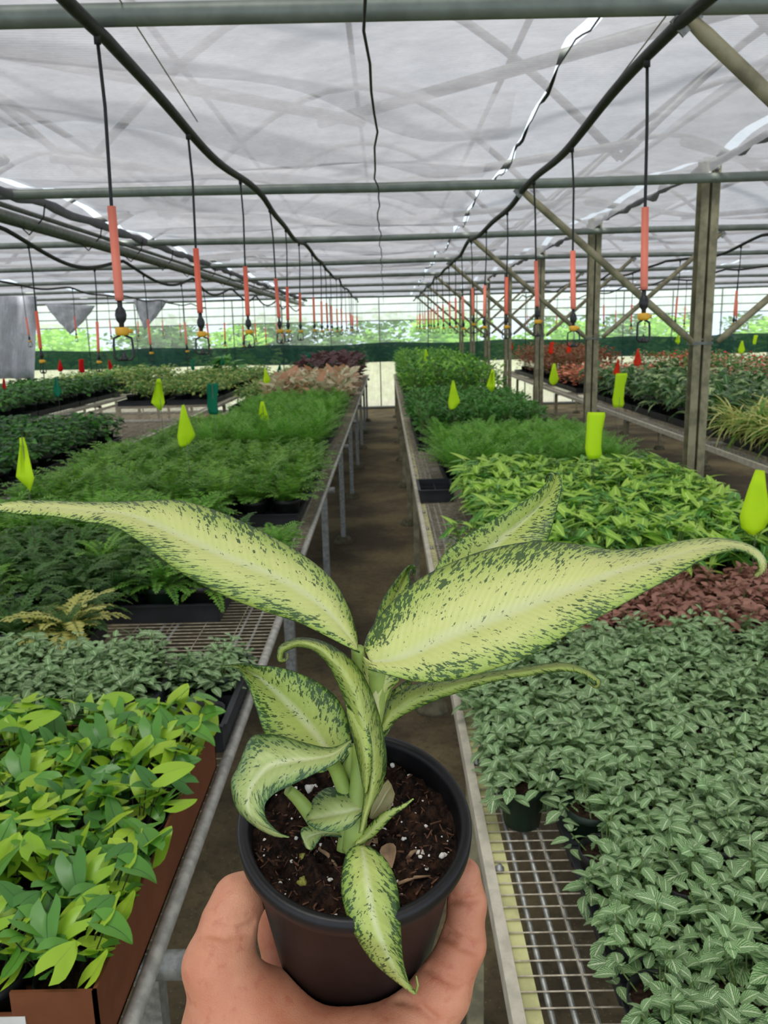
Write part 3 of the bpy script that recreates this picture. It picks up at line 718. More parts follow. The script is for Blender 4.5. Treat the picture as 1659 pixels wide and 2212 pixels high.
FOL['caladium'] = [fol_bush(random.Random(290 + i), 46, .12, .22, .085, .75, [M['beg_w'], M['beg_w'], M['beg_p'], ST], ov, (-.2, 1.1), .2, .6, 4, 4, .2, nmat=3) for i in range(2)]
FOL['rex'] = [fol_bush(random.Random(295 + i), 44, .14, .28, .09, .85, [M['beg_d'], M['beg_d'], M['bush_dark'], ST], ov, (-.2, 1.0), .2, .6, 4, 4, .2, nmat=3) for i in range(2)]
simple('copper', srgb(132, 78, 52), srgb(174, 112, 80)); simple('pinkfl', srgb(255, 139, 142), srgb(255, 197, 178)); simple('redfl', srgb(238, 60, 62), srgb(255, 104, 89)); simple('salmon', srgb(255, 150, 115), srgb(255, 185, 146))
FOL['copper'] = [fol_bush(random.Random(300 + i), 120, .17, .34, .06, .5, [M['copper'], ST], lance, (-.2, 1.1)) for i in range(2)]
FOL['salmon'] = [fol_bush(random.Random(305), 100, .15, .2, .06, .6, [M['salmon'], M['copper'], ST], ov, nmat=2)]
FOL['flower'] = [fol_bush(random.Random(310), 110, .16, .3, .055, .6, [M['bush_green'], M['bush_green'], M['pinkfl'], ST], ov, nmat=3), fol_bush(random.Random(311), 110, .16, .3, .055, .6, [M['bush_green'], M['bush_green'], M['redfl'], ST], ov, nmat=3)]
simple('mon', srgb(69, 129, 57), srgb(111, 174, 82))
FOL['monstera'] = [fol_bush(random.Random(320), 34, .25, .42, .2, .8, [M['mon'], ST], heartw, (-.5, .4), .1, .6, 6, 5, .35)]

def make_plant(name, pot, fol, parent_loc, rz, scale=1.0, fs=(1, 1), fr=None):
    r = empty(name, parent_loc, rz); a, b = POT[pot]
    p_ = obj('pot', a, r); obj('soil', b, r)
    f_ = obj('foliage', fol, r); f_.scale = (fs[0], fs[0], fs[1]); f_.rotation_euler = (0, 0, RNG.uniform(0, 6.28) if fr is None else fr)
    r.scale = (scale,) * 3; return r
def tray_mesh(wx, wy, nx, ny, h=.05):
    mb = MB(); t_ = .004; fl = .012
    for s in (-1, 1):
        mb.bar((-wx / 2, s * wy / 2, h / 2), (wx / 2, s * wy / 2, h / 2), t_, h); mb.bar((s * wx / 2, -wy / 2, h / 2), (s * wx / 2, wy / 2, h / 2), t_, h)
        mb.bar((-wx / 2 - fl / 2, s * (wy / 2 + fl / 2), h), (wx / 2 + fl / 2, s * (wy / 2 + fl / 2), h), fl, .005); mb.bar((s * (wx / 2 + fl / 2), -wy / 2, h), (s * (wx / 2 + fl / 2), wy / 2, h), fl, .005)
    for i in range(1, nx): mb.bar((-wx / 2 + wx * i / nx, -wy / 2, h * .35), (-wx / 2 + wx * i / nx, wy / 2, h * .35), .003, h * .7)
    for j in range(1, ny): mb.bar((-wx / 2, -wy / 2 + wy * j / ny, h * .35), (wx / 2, -wy / 2 + wy * j / ny, h * .35), .003, h * .7)
    mb.box((0, 0, .002), (wx, wy, .004)); return mb.mesh('plant_tray', M['tray'], False)
TRAYS = {}
def block(name, cat, desc, where, group, kind, pot, x0, x1, y0, y1, s, aisle='left', tray=True, scale=1.0, fs=(1, 1), jit=.008, xmin=None, skip=None, tn=(3, 3), rim=.055):
    """ rows of potted plants of one kind set out on a bench from the aisle outwards, with the trays they stand in """
    nx = max(1, round((x1 - x0) / s)); ny = max(1, round((y1 - y0) / s)); seen_rows = 0; tseen = 0
    zt = HB + .0035; cells = {}
    for j in range(ny):
        cols = 0; row = None
        for i in range(nx):
            ci = i if aisle == 'left' else nx - 1 - i
            x = x0 + (ci + .5) * (x1 - x0) / nx; y = y0 + (j + .5) * (y1 - y0) / ny
            if xmin and ((x < xmin(y)) if aisle == 'left' else (x > xmin(y))): continue
            if skip and skip(x, y): continue
            if not (in_view((x, y, HB + .15), 200) or in_view((x, y, HB), 180)): continue
            if row is None: seen_rows += 1; row = seen_rows
            cols += 1; cells.setdefault((i // tn[0], j // tn[1]), []).append((x, y))
            r = make_plant(name, pot if not isinstance(pot, (list, tuple)) else pot[RNG.randrange(len(pot))], RNG.choice(FOL[kind]), (x + RNG.uniform(-jit, jit), y + RNG.uniform(-jit, jit), zt + (.0045 if tray else 0)), RNG.uniform(0, 6.28), scale * RNG.uniform(.93, 1.07), fs)
            tag(r, '%s, %s from aisle, %s row, %s' % (desc, ORD[min(cols, 30)], ORD[min(row, 30)], where), cat, group)
    if tray:
        k = 0
        for key in sorted(cells, key=lambda q: (q[1], q[0])):
            c = cells[key]; k += 1; cw = (x1 - x0) / nx; ch = (y1 - y0) / ny
            xa, xb_ = min(p[0] for p in c) - cw / 2, max(p[0] for p in c) + cw / 2; ya, yb = min(p[1] for p in c) - ch / 2, max(p[1] for p in c) + ch / 2
            wx, wy = xb_ - xa - .028, yb - ya - .028; kk = (round(wx, 2), round(wy, 2), round(wx / cw), round(wy / ch), rim)
            if kk not in TRAYS: TRAYS[kk] = tray_mesh(wx, wy, max(1, kk[2]), max(1, kk[3]), rim)
            o = obj('plant_tray', TRAYS[kk], None, ((xa + xb_) / 2, (ya + yb) / 2, zt)); tag(o, 'black plastic tray under the %s, %s from the front' % (group, ORD[min(k, 30)]), 'tray', 'trays under the ' + group)
# ------------------------------------------------------------------ plants on the benches
rt = lambda y: .30 - .075 * max(0, min(1, (y - .8) / .9)) if y < 1.75 else .2
# right of the aisle, front to back
block('fittonia_plant', 'plant', 'white-veined green fittonia', 'front right bench', 'white-veined fittonias', 'fittonia', ['g', 's'], .262, 1.207, .60, 1.98, .0945, tn=(5, 3), rim=.045)
block('fittonia_plant', 'plant', 'white-veined fittonia set loose at the aisle edge', 'front right bench', 'loose edge fittonias', 'fittonia', ['g'], .168, .262, 1.24, 1.98, .0945, tray=False)
block('fittonia_plant', 'plant', 'dusky red-brown fittonia', 'mid right bench', 'red-brown fittonias', 'fittonia_red', 's', .45, 1.2, 1.99, 2.42, .107, tn=(4, 4))
block('arrow_leaf_plant', 'plant', 'arrow-leaved light green vine', 'right bench', 'arrow-leaved vines', 'arrow', 's', .36, 1.28, 2.46, 4.02, .112, tn=(3, 3), fs=(1.15, 1.0), jit=.012)
r = make_plant('arrow_leaf_plant', 'm', FOL['arrow'][1], (.262, 2.86, HB + .0035), .4, .8); tag(r, 'arrow-leaved vine alone in a black pot beside the aisle edge of the right bench', 'plant')
r = make_plant('arrow_leaf_plant', 's', FOL['arrow'][2], (.20, 2.33, HB + .0035), 2.0, .7); tag(r, 'small dark arrow-leaved plant leaning into the aisle by the white edge strip', 'plant')
block('feathery_fern', 'plant', 'soft feathery green fern', 'right bench', 'feathery ferns on the right', 'fern_fine', 'm', .30, 1.28, 4.32, 5.55, .135, tn=(3, 3), fs=(1.0, .85))
o = obj('plant_tray', tray_mesh(.16, .30, 2, 3, .06), None, (.235, 4.17, HB + .0035)); tag(o, 'empty black tray at the aisle edge before the feathery ferns on the right', 'tray')
block('bushy_plant', 'plant', 'dark bushy leafy plant', 'right bench', 'dark bushy plants', 'bushy', 'm', .2, 1.1, 5.75, 7.9, .165, tn=(3, 3), scale=1.1)
block('bright_bush', 'plant', 'bright green upright bushy plant', 'far right bench', 'bright green bushes', 'bright', 'm', .2, 1.15, 8.3, 15.6, .24, tn=(2, 2), scale=1.3)
# second bench on the right
block('grassy_plant', 'plant', 'yellow-striped grassy plant', 'second right bench', 'yellow-striped grasses', 'grass', 'm', 2.36, 3.4, 4.3, 5.9, .18, tn=(3, 3), scale=1.05)
block('broadleaf_plant', 'plant', 'dark glossy broad-leaved plant', 'second right bench', 'dark broad-leaved plants', 'lily', 'l', 2.38, 3.5, 6.1, 10.2, .26, tn=(2, 2), scale=1.0)
block('salmon_plant', 'plant', 'salmon-leaved plant', 'second right bench', 'salmon-leaved plants', 'salmon', 'm', 2.36, 3.5, 10.5, 11.8, .3, tn=(2, 2), scale=1.1)
block('copper_bush', 'plant', 'coppery brown bushy plant', 'second right bench', 'coppery bushes', 'copper', 'm', 2.36, 3.4, 12.0, 15.6, .38, tn=(2, 2), scale=1.25)
block('flowering_plant', 'plant', 'bushy plant with pink and red flowers', 'outermost right bench', 'flowering plants', 'flower', 'l', 4.3, 5.5, 9.2, 15.2, .42, tn=(2, 2), scale=1.05)
block('broadleaf_plant', 'plant', 'tall dark broad-leaved plant', 'outermost right bench', 'tall broad-leaved plants', 'lily', 'l', 4.3, 5.5, 6.3, 8.9, .34, tn=(2, 2), scale=1.2)
# left of the aisle
block('fittonia_plant', 'plant', 'pale-veined fittonia', 'behind the brown box', 'pale-veined fittonias', 'fittonia', 's', -1.02, -.545, 1.60, 1.93, .094, 'right', tn=(5, 4), rim=.04)
o = obj('plant_tray', tray_mesh(.165, .36, 2, 4, .06), None, (-.435, 1.74, HB + .0035)); tag(o, 'black tray with one empty pot at the bench edge behind the brown box', 'tray')
for q, (x, y, lab) in enumerate(((-.398, 1.785, 'pale-veined fittonia in green pot at the bench edge, in front of another'), (-.478, 1.80, 'pale-veined fittonia in the tray with the empty pot, away from the aisle'), (-.40, 1.875, 'pale-veined fittonia at the back of the tray with the empty pot'))):
    r = make_plant('fittonia_plant', 'g', FOL['fittonia'][q + 2], (x, y, HB + .008), q, .95); tag(r, lab, 'plant', 'fittonias in the half-empty tray')
r = empty('empty_pot', (-.392, 1.61, HB + .008)); obj('pot', POT['s'][0], r).scale = (.9, .9, .9); tag(r, 'empty round black pot in the tray corner behind the brown box', 'pot')
block('button_fern', 'plant', 'small dark green fern', 'left bench', 'front left button ferns', 'fern_button', 'm', -1.3, -.80, 2.0, 2.26, .125, 'right', tn=(4, 2), scale=.9)
r = make_plant('yellow_fern', 's', FOL['fern_yellow'][0], (-.86, 2.08, HB + .06), 1); r.location.z = HB + .0035; tag(r, 'straw-yellow fern among green ones near the left edge of the picture', 'plant')
block('button_fern', 'plant', 'dark green fern with rounded leaflets', 'left bench', 'dark button ferns', 'fern_button', ['mg', 'm'], -1.68, -.50, 2.34, 3.02, .13, 'right', tn=(4, 5), scale=1.0)
block('bright_fern', 'plant', 'small bright fern', 'left bench edge', 'small bright ferns', 'fern_bright', 's', -.48, -.37, 2.72, 3.1, .105, 'right', tn=(1, 4), scale=.7)
block('bright_fern', 'plant', 'fresh green spreading fern', 'left bench', 'spreading ferns', 'fern_bright', 'm', -1.68, -.72, 3.08, 3.52, .14, 'right', tn=(3, 3), scale=1.0)
block('fluffy_fern', 'plant', 'fluffy mid-green fern', 'left bench', 'fluffy ferns', 'fern_mid', 'm', -1.68, -.39, 3.56, 5.0, .14, 'right', tn=(4, 3), scale=1.15, skip=lambda x, y: False)
block('fluffy_fern', 'plant', 'fine bright green fern', 'left bench', 'fine bright ferns', 'fern_fine', 'm', -1.20, -.42, 5.2, 8.3, .165, 'right', tn=(3, 3), scale=1.05)
block('sparse_fern', 'plant', 'low dark fern', 'left bench', 'low dark ferns', 'fern_mid', 'm', -1.68, -1.26, 5.2, 7.2, .2, 'right', tn=(2, 3), scale=1.0)
block('caladium_plant', 'plant', 'cream and pink leaved plant', 'left bench', 'cream and pink leaved plants', 'caladium', 'm', -1.25, -.42, 8.55, 11.2, .22, 'right', tn=(2, 2), scale=1.2)
block('olive_plant', 'plant', 'low olive-green plant', 'left bench', 'low olive plants', 'olive', 'm', -1.72, -1.3, 9.0, 14.5, .3, 'right', tn=(2, 2), scale=1.25)
block('rex_begonia', 'plant', 'dark burgundy leaved plant', 'far left bench', 'burgundy leaved plants', 'rex', 'm', -1.25, -.42, 11.5, 15.7, .27, 'right', tn=(2, 2), scale=1.25)
r = make_plant('monstera_plant', 'l', FOL['monstera'][0], (-2.7, 14.6, HB + .003), 0, 1.0); tag(r, 'large-leaved green plant rising before the green shade band on the left', 'plant')
block('leafy_plant', 'plant', 'dark green rounded-leaf plant', 'second left bench', 'rounded-leaf plants', 'ivydark', 'm', -3.35, -2.1, 3.5, 6.6, .21, 'right', tn=(3, 3), scale=1.1)
block('olive_plant', 'plant', 'pale olive bushy plant', 'second left bench', 'pale olive plants', 'olive', 'm', -3.3, -2.1, 10.2, 15.4, .34, 'right', tn=(2, 2), scale=1.2)
block('leafy_plant', 'plant', 'dark leafy plant', 'outermost left bench', 'outermost dark plants', 'ivydark', 'm', -5.1, -3.8, 7.2, 12.0, .32, 'right', tn=(2, 2), scale=1.3)
block('olive_plant', 'plant', 'yellow-green bushy plant', 'outermost left bench', 'yellow-green plants', 'olive', 'm', -5.1, -3.8, 12.3, 15.8, .38, 'right', tn=(2, 2), scale=1.35)

# brown carton of heart ferns at the left front
bx0, bx1, by0, by1, bh = -.96, -.353, .822, 1.50, .098
r = empty('cardboard_box', (bx0, by0, HB + .003)); tag(r, 'open brown cardboard box full of heart-leaved ferns at the front of the left bench', 'box')
wx, wy = bx1 - bx0, by1 - by0
mb = MB(); t_ = .0045
mb.box((wx / 2, wy / 2, t_ / 2), (wx, wy, t_)); mb.box((wx - t_ / 2, wy / 2, bh / 2), (t_, wy, bh)); mb.box((t_ / 2, wy / 2, bh / 2), (t_, wy, bh)); mb.box((wx / 2, wy - t_ / 2, bh / 2), (wx, t_, bh))
mb.box((wx / 2, t_ / 2, (bh - .03) / 2), (wx, t_, bh - .03)); mb.box((wx - .05, t_ / 2, bh - .015), (.1, t_, .03)); mb.box((.05, t_ / 2, bh - .015), (.1, t_, .03))
mb.build('carton', M['cardboard'], r, smooth=False)
mb = MB(); mb.box((wx - .16, -.0006, .040), (.15, .0008, .052)); mb.build('paper_label', M['paper'], r, smooth=False)
k = 0
for j in range(7):
    cols = 0
    for i in range(6):
        x = bx1 - .052 - i * .0955; y = by0 + .050 + j * .0945
        if not in_view((x, y, HB + .12), 150): continue
        cols += 1
        q = make_plant('heart_fern', 's', RNG.choice(FOL['heart']), (x, y, HB + .0085), RNG.uniform(-.3, .3), RNG.uniform(.95, 1.08), fr=RNG.uniform(-.3, .3))
        tag(q, 'heart-leaved fern in brown box, %s from aisle, %s row from front' % (ORD[cols], ORD[j + 1]), 'plant', 'heart-leaved ferns in the brown box')

# ------------------------------------------------------------------ marker flags on wires
def flag(px, py0, py1, y, col, label, wpx=None, lean=0.0, seed=0):
    """ strip of flagging tape: top at (px, py0), foot at py1 when y metres away """
    rg = random.Random(seed); top = PY(px, py0, y); bot = PY(px, py1, y); h = (top - bot).length; wd = (wpx or (py1 - py0) * .47) / FPX * y
    base_z = HB + .004 if any(a_ < top.x < b_ for a_, b_ in ((.16, 1.28), (-1.73, -.36), (2.22, 3.63), (4.17, 5.58), (-3.4, -2.05), (-5.18, -3.72))) else 0
    r = empty('marker_flag', (top.x, y, base_z)); tag(r, label, 'flag', 'marker flags')
    z1 = top.z - base_z; mb = MB(); pts = []
    prof = [(-.10, .10), (-.20, .26), (-.34, .48), (-.46, .60), (-.40, .62), (-.10, .5)]
    sh = seed % 4
    kite = [[(0, -.05, .12), (.16, -.12, .2), (.16, -.12, .2), (.72, -.5, .34), (.74, -.5, .36), (1, .02, .1)], [(0, -.12, .1), (.25, -.26, .2), (.6, -.44, .42), (.72, -.5, .5), (.9, -.42, .34), (1, -.1, .06)],
            [(0, -.3, .42), (.08, -.34, .44), (.4, -.4, .3), (.75, -.5, .26), (.9, -.46, .3), (1, -.36, .2)], [(0, -.08, .06), (.3, -.2, .22), (.7, -.34, .5), (.76, -.36, .5), (.94, -.3, .2), (1, -.22, .0)]][sh]
    lf = rg.uniform(-.12, .12)
    for f_, a, b in kite:
        row = []
        for i in range(5):
            u = i / 4; x = (a + (b - a) * u) * wd + lean * f_ * h; yy = .012 * math.sin(u * 3.0 + f_ * 2 + seed) - .008
            row.append((x + lf * wd * f_, yy, z1 - f_ * h))
        pts.append(row)
    mb.grid(pts, 4, 5); fl = mb.build('flag', M['flag_' + col], r); solid(fl, .0006)
    mb = MB(); mb.tube([(0, 0, 0), (.002, 0, z1 * .6), (0, 0, z1 + .004)], .0014, 5); mb.build('wire', M['wire'], r)
FL = [
 (47, 945, 1060, 2.75, 'lime', 'large lime marker flag by the left edge of the picture'),
 (1640, 1015, 1152, 2.35, 'lime', 'lime marker flag cut by the right edge, over the arrow-leaved vines'),
 (1284, 890, 990, 3.35, 'lime', 'lime marker flag over the arrow-leaved vines, left of the nearest post'),
 (397, 874, 964, 3.75, 'lime', 'lime marker flag over the fluffy ferns, just above the left big leaf'),
 (342, 818, 887, 5.0, 'lime', 'lime marker flag behind the fluffy ferns, left of a larger lime flag'),
 (567, 867, 921, 6.0, 'lime', 'lime marker flag over the fine bright ferns right of the dark teal flag'),
 (458, 828, 895, 5.1, 'teal', 'dark teal marker flag over the fluffy ferns, the biggest teal one'),
 (979, 822, 884, 5.6, 'lime', 'lime marker flag over the dark bushy plants nearest the aisle on the right'),
 (1063, 798, 847, 6.8, 'lime', 'lime marker flag over the dark bushy plants, short and wide'),
 (1197, 785, 832, 7.3, 'lime', 'lime marker flag between the second and third posts'),
 (1340, 806, 880, 4.9, 'lime', 'lime marker flag just under an orange one, left of the nearest post'),
 (920, 754, 782, 11.0, 'lime', 'small lime marker flag over the bright bushes at the far right of the aisle'),
 (1465, 719, 744, 10.5, 'lime', 'small lime marker flag just left of the nearest post above pink flowers'),
 (1603, 736, 764, 10.0, 'lime', 'small lime marker flag right of the nearest post among pink flowers'),
 (1632, 724, 744, 12.5, 'lime', 'smallest lime marker flag near the right edge among pink flowers'),
 (573, 794, 831, 8.7, 'lime', 'lime marker flag over the cream and pink leaved plants'),
 (1334, 775, 815, 8.0, 'orange', 'orange-red marker flag over the broad-leaved plants, lower of the pair'),
 (1378, 753, 791, 8.4, 'orange', 'orange-red marker flag over the broad-leaved plants, upper of the pair'),
 (1192, 739, 764, 11.5, 'orange', 'small orange-red marker flag right of the third post, left of its twin'),
 (1228, 739, 763, 11.6, 'orange', 'small orange-red marker flag right of the third post, right of its twin'),
 (1105, 739, 756, 13.0, 'orange', 'smallest orange-red marker flag by the coppery bushes'),
 (130, 777, 803, 11.0, 'red', 'red marker flag on the left benches, leftmost of a row of three'),
 (175, 776, 805, 10.8, 'red', 'red marker flag on the left benches, middle of a row of three'),
 (236, 777, 798, 12.0, 'red', 'red marker flag on the left benches, right of a row of three'),
 (8, 818, 842, 9.5, 'red', 'red marker flag against the left edge of the picture'),
 (122, 815, 857, 7.6, 'teal', 'teal marker flag on the outermost left bench below the red ones'),
 (416, 776, 799, 12.5, 'teal', 'small squarish teal marker flag before the green shade band'),
 (479, 768, 789, 13.5, 'teal', 'small teal marker flag beside the large-leaved plant'),
 (604, 785, 808, 11.8, 'teal', 'small teal marker flag before the burgundy leaves, left of another'),
 (667, 762, 799, 12.3, 'teal', 'teal marker flag over the burgundy leaves nearest the aisle'),
]
for i, (px, a, b, y, c, lab) in enumerate(FL): flag(px, a, b, y, c, lab, seed=i)
# things on the floor under the right bench
for x, y, lab in ((.24, 1.33, 'small terracotta pot standing on the floor under the right bench edge'),):
    r = empty('terracotta_pot', (x, y, 0)); mb = MB(); mb.lathe([(.0001, 0), (.045, 0), (.06, .085), (.068, .086), (.07, .11), (.06, .11), (.05, .02), (.0001, .02)], 20); mb.build('pot', M['terracotta'], r)
    mb = MB(); g_ = mb.lathe([(.058, .09), (.03, .095)], 16); mb.face(g_[-1]); mb.build('soil', M['soil'], r); tag(r, lab, 'pot')
# ------------------------------------------------------------------ the held plant
RC = P(767, 1763, .388)                       # centre of the pot rim
rd_ = ray(767, 1763).normalized(); upv = (CY - rd_ * CY.dot(rd_)).normalized()
AX = (-rd_ * .775 + upv * .632).normalized()   # the pot leans towards the viewer
AXx = (CX - AX * CX.dot(AX)).normalized(); AXy = AX.cross(AXx)
PM = Matrix((AXx, AXy, AX)).transposed().to_4x4(); PH = .102; RR = .0545; RB = .0395
PM.translation = RC - AX * PH                  # pot frame: origin at the base, z up the axis, rim at PH
PMI = PM.inverted()
def pl(p): return PMI @ Vector(p)
plant = empty('potted_dumb_cane'); plant.matrix_world = PM
tag(plant, 'young dieffenbachia with cream-green dark-speckled leaves in a round black pot held in the hand', 'potted plant')
mb = MB(); prof = [(.0001, 0), (RB - .004, 0), (RB, .003), (.0495, PH - .012), (.0505, PH - .0105), (.0535, PH - .0095), (RR, PH - .0075), (RR, PH - .0025), (RR - .0012, PH - .0005), (RR - .003, PH), (RR - .005, PH - .001), (RR - .0058, PH - .004), (.0478, PH - .02), (.037, .006), (.0001, .006)]
mb.lathe(prof, 72)
M['held_pot'] = (lambda n: n.done(n.pbsdf(n.mix(n.smooth(n.noise(n.obj(), 60, 4), .4, .75), srgb(17, 16, 18), srgb(28, 25, 28)), .42, 0, .38, n.bump(n.noise(n.obj(), 500, 2), .05, .001))))(NT('held_pot'))
mb.build('pot', M['held_pot'], plant)
SZ = PH - .0145
def soilz(x, y):
    return SZ + .0022 * math.sin(x * 260 + 1) * math.sin(y * 240) + .0016 * math.sin(x * 610 + y * 330) + .0012 * math.sin(y * 820 - x * 500 + 2) + .003 * (1 - (x * x + y * y) / .0022)
mb = MB(); nr, na = 40, 110; rr_ = random.Random(3); pts = []
for j in range(nr + 1):
    r_ = .0482 * (j / nr) if j else .0004; row = []
    for i in range(na + 1):
        a = 2 * PI * (i % na) / na; x, y = r_ * math.cos(a), r_ * math.sin(a); row.append((x, y, soilz(x, y) + rr_.uniform(-.0007, .0007) * (j < nr)))
    row[-1] = row[0]; pts.append(row)
mb.grid(pts, na, nr)
n = NT('potting_mix'); ob = n.obj(); a = n.noise(ob, 260, 6, .7); b = n.noise(ob, 90, 3, .6)
c = n.mix(n.smooth(a, .38, .66), srgb(20, 13, 10), srgb(74, 50, 36)); c = n.mix(n.math('MULTIPLY', n.smooth(b, .58, .74), .6), c, srgb(112, 74, 48))
M['mix'] = n.done(n.pbsdf(c, .9, 0, .25, n.bump(a, 1.0, .004))); mb.build('soil', M['mix'], plant)
# bark shreds and perlite in the mix
mb = MB(); rg = random.Random(8)
for _ in range(420):
    x, y = upto(rg, .046); z = soilz(x, y); a = rg.uniform(0, 6.3); L = rg.uniform(.0015, .006); w_ = rg.uniform(.0003, .0009); d = Vector((math.cos(a), math.sin(a), rg.uniform(-.3, .6))).normalized()
    mb.bar(Vector((x, y, z)) - d * L / 2, Vector((x, y, z + .0006)) + d * L / 2, w_, w_ * .7)
tag(mb.build('bark_shreds', plain('bark_shreds', srgb(86, 56, 38), .9, var=.6, scale=300), plant, smooth=False), kind='stuff')
M['perlite'] = plain('perlite', srgb(232, 228, 220), .8, var=.08)
mb = MB()
def blobs(mb, c, r, rg):
    b = len(mb.v); rings = 5; sg = 7; o_ = [rg.uniform(.75, 1.25) for _ in range(60)]
    tp = mb.add(c + Vector((0, 0, r))); rows = []
    for j in range(1, rings):
        th = PI * j / rings; rows.append([mb.add(c + Vector((math.sin(th) * math.cos(2 * PI * k / sg), math.sin(th) * math.sin(2 * PI * k / sg), math.cos(th) * .8)) * r * o_[(j * sg + k) % 60]) for k in range(sg)])
    for k in range(sg): mb.face((tp, rows[0][k], rows[0][(k + 1) % sg]))
    for j in range(len(rows) - 1):
        for k in range(sg): mb.face((rows[j][k], rows[j + 1][k], rows[j + 1][(k + 1) % sg], rows[j][(k + 1) % sg]))
for i in range(75):
    x, y = upto(rg, .045); blobs(mb, Vector((x, y, soilz(x, y) + .0004)), rg.choice([.0004, .0005, .0007, .001]), rg)
def on_soil(px, py):
    d = PMI.to_3x3() @ ray(px, py); o_ = pl(CAM); t_ = (SZ + .003 - o_.z) / d.z; q = o_ + d * t_; return Vector((q.x, q.y, soilz(q.x, q.y)))
for px, py, r_ in ((668, 1700, .0026), (905, 1836, .0017), (955, 1848, .0016), (865, 1636, .0014), (848, 1650, .0014), (917, 1650, .0013), (920, 1663, .0011), (871, 1812, .0011), (712, 1893, .001), (883, 1674, .0009)):
    p_ = on_soil(px, py); blobs(mb, p_ + Vector((0, 0, .0006)), r_, rg); blobs(mb, p_ + Vector((r_ * .9, r_ * .4, .0004)), r_ * .7, rg)
tag(mb.build('perlite', M['perlite'], plant), 'white perlite grains', kind='stuff')
mb = MB()
for px, py, r_ in ((652, 1900, .0026), (655, 1850, .0018)): blobs(mb, on_soil(px, py), r_, rg)
tag(mb.build('moss_clump', plain('moss', srgb(150, 150, 70), .95, var=.4, scale=400), plant), 'yellow-green mossy lumps')
M['dry'] = plain('dry_leaf', srgb(150, 122, 92), .8, var=.3, scale=120)
mb = MB()
for (xa, ya, xb2, yb2, w_) in ((690, 1832, 728, 1868, .0011), (860, 1908, 930, 1885, .0009), (880, 1845, 900, 1832, .0012)):
    a, b = on_soil(xa, ya), on_soil(xb2, yb2); mb.tube([a + Vector((0, 0, .0004)), (a + b) / 2 + Vector((0, 0, .0022)), b + Vector((0, 0, .0004))], [w_, w_ * .9, w_ * .5], 6)
for px, py in ((838, 1832), (800, 1812), (815, 1822)):
    c_ = on_soil(px, py); blade(mb, c_ + Vector((0, 0, .0012)), rotm(rg.uniform(0, 6), .2, .3), .012, .008, lance, 4, 5, .5, .8)
mb.build('dry_leaf', M['dry'], plant)

# ---- leaves: cream green, speckled dark, greener towards the edge, pale midrib
def canemat(name, pale, mid, dark, dens, blot=.5, edge=.55, midw=.62):
    n = NT(name); U = n.sep(n.uv()); N = n.sep(n.uv('norm')); au = n.math('ABSOLUTE', N[0]); v = N[1]; x = n.math('ABSOLUTE', U[0]); y = U[1]
    sy = n.math('SUBTRACT', y, n.math('MULTIPLY', x, .75)); side = n.math('MULTIPLY', n.math('SIGN', U[0]), .37)
    vec = n.comb(n.math('ADD', n.math('MULTIPLY', x, 400), side), n.math('MULTIPLY', sy, 720), side); fine = n.noise(vec, 1, 4, .62)
    vec2 = n.comb(n.math('ADD', n.math('MULTIPLY', x, 130), side), n.math('MULTIPLY', sy, 170), side); blob = n.noise(vec2, 1, 3, .55)
    reg = n.noise(n.comb(n.math('MULTIPLY', U[0], 38), n.math('MULTIPLY', y, 30)), 1, 3, .6)
    # how many specks: few along the midrib, more towards edge and tip, in patches
    k = n.math('ADD', n.math('MULTIPLY', n.smooth(au, .05, .95), .14), n.math('MULTIPLY', n.math('SUBTRACT', reg, .5), .42))
    th = n.math('SUBTRACT', .70 - dens, k)
    speck = n.smooth(n.math('SUBTRACT', fine, th), 0, .045)
    th2 = n.math('SUBTRACT', .80 - blot * .12, n.math('MULTIPLY', n.smooth(au, .2, .8), .09)); splat = n.smooth(n.math('SUBTRACT', blob, th2), 0, .03)
    zone = n.math('ADD', n.math('MULTIPLY', n.smooth(au, .35, 1.0), edge), n.math('MULTIPLY', n.math('SUBTRACT', reg, .45), .9), clamp=True)
    ribs = n.math('SINE', n.math('MULTIPLY', sy, 1900)); base = n.mix(zone, pale, mid); base = n.mix(n.math('MULTIPLY', n.math('ADD', ribs, 1), .05), base, mid)
    midr = n.math('MULTIPLY', n.math('SUBTRACT', 1, n.smooth(au, .0, .2)), n.math('SUBTRACT', 1, n.smooth(v, .6, 1)))
    base = n.mix(n.math('MULTIPLY', midr, midw), base, srgb(226, 230, 184))
    rim = n.smooth(au, .96, 1.0); base = n.mix(n.math('MULTIPLY', rim, .7), base, dark)
    col = n.mix(n.math('MULTIPLY', n.math('MAXIMUM', speck, splat), .88), base, dark)
    h = n.math('ADD', n.math('MULTIPLY', ribs, .12), n.math('MULTIPLY', midr, -.6))
    return n.leafy(col, .38, .22, .42, n.bump(h, .22, .0012))
LM = {'big': canemat('cane_big', srgb(222, 226, 146), srgb(160, 190, 74), srgb(44, 80, 46), .07, .8, .8), 'dense': canemat('cane_dense', srgb(196, 210, 118), srgb(134, 172, 66), srgb(40, 74, 40), .10, .4, .8),
      'young': canemat('cane_young', srgb(186, 200, 106), srgb(126, 160, 58), srgb(44, 76, 36), .10, .2, .9, .15), 'dull': canemat('cane_dull', srgb(186, 200, 126), srgb(112, 150, 78), srgb(48, 84, 56), .085, .6, .8)}
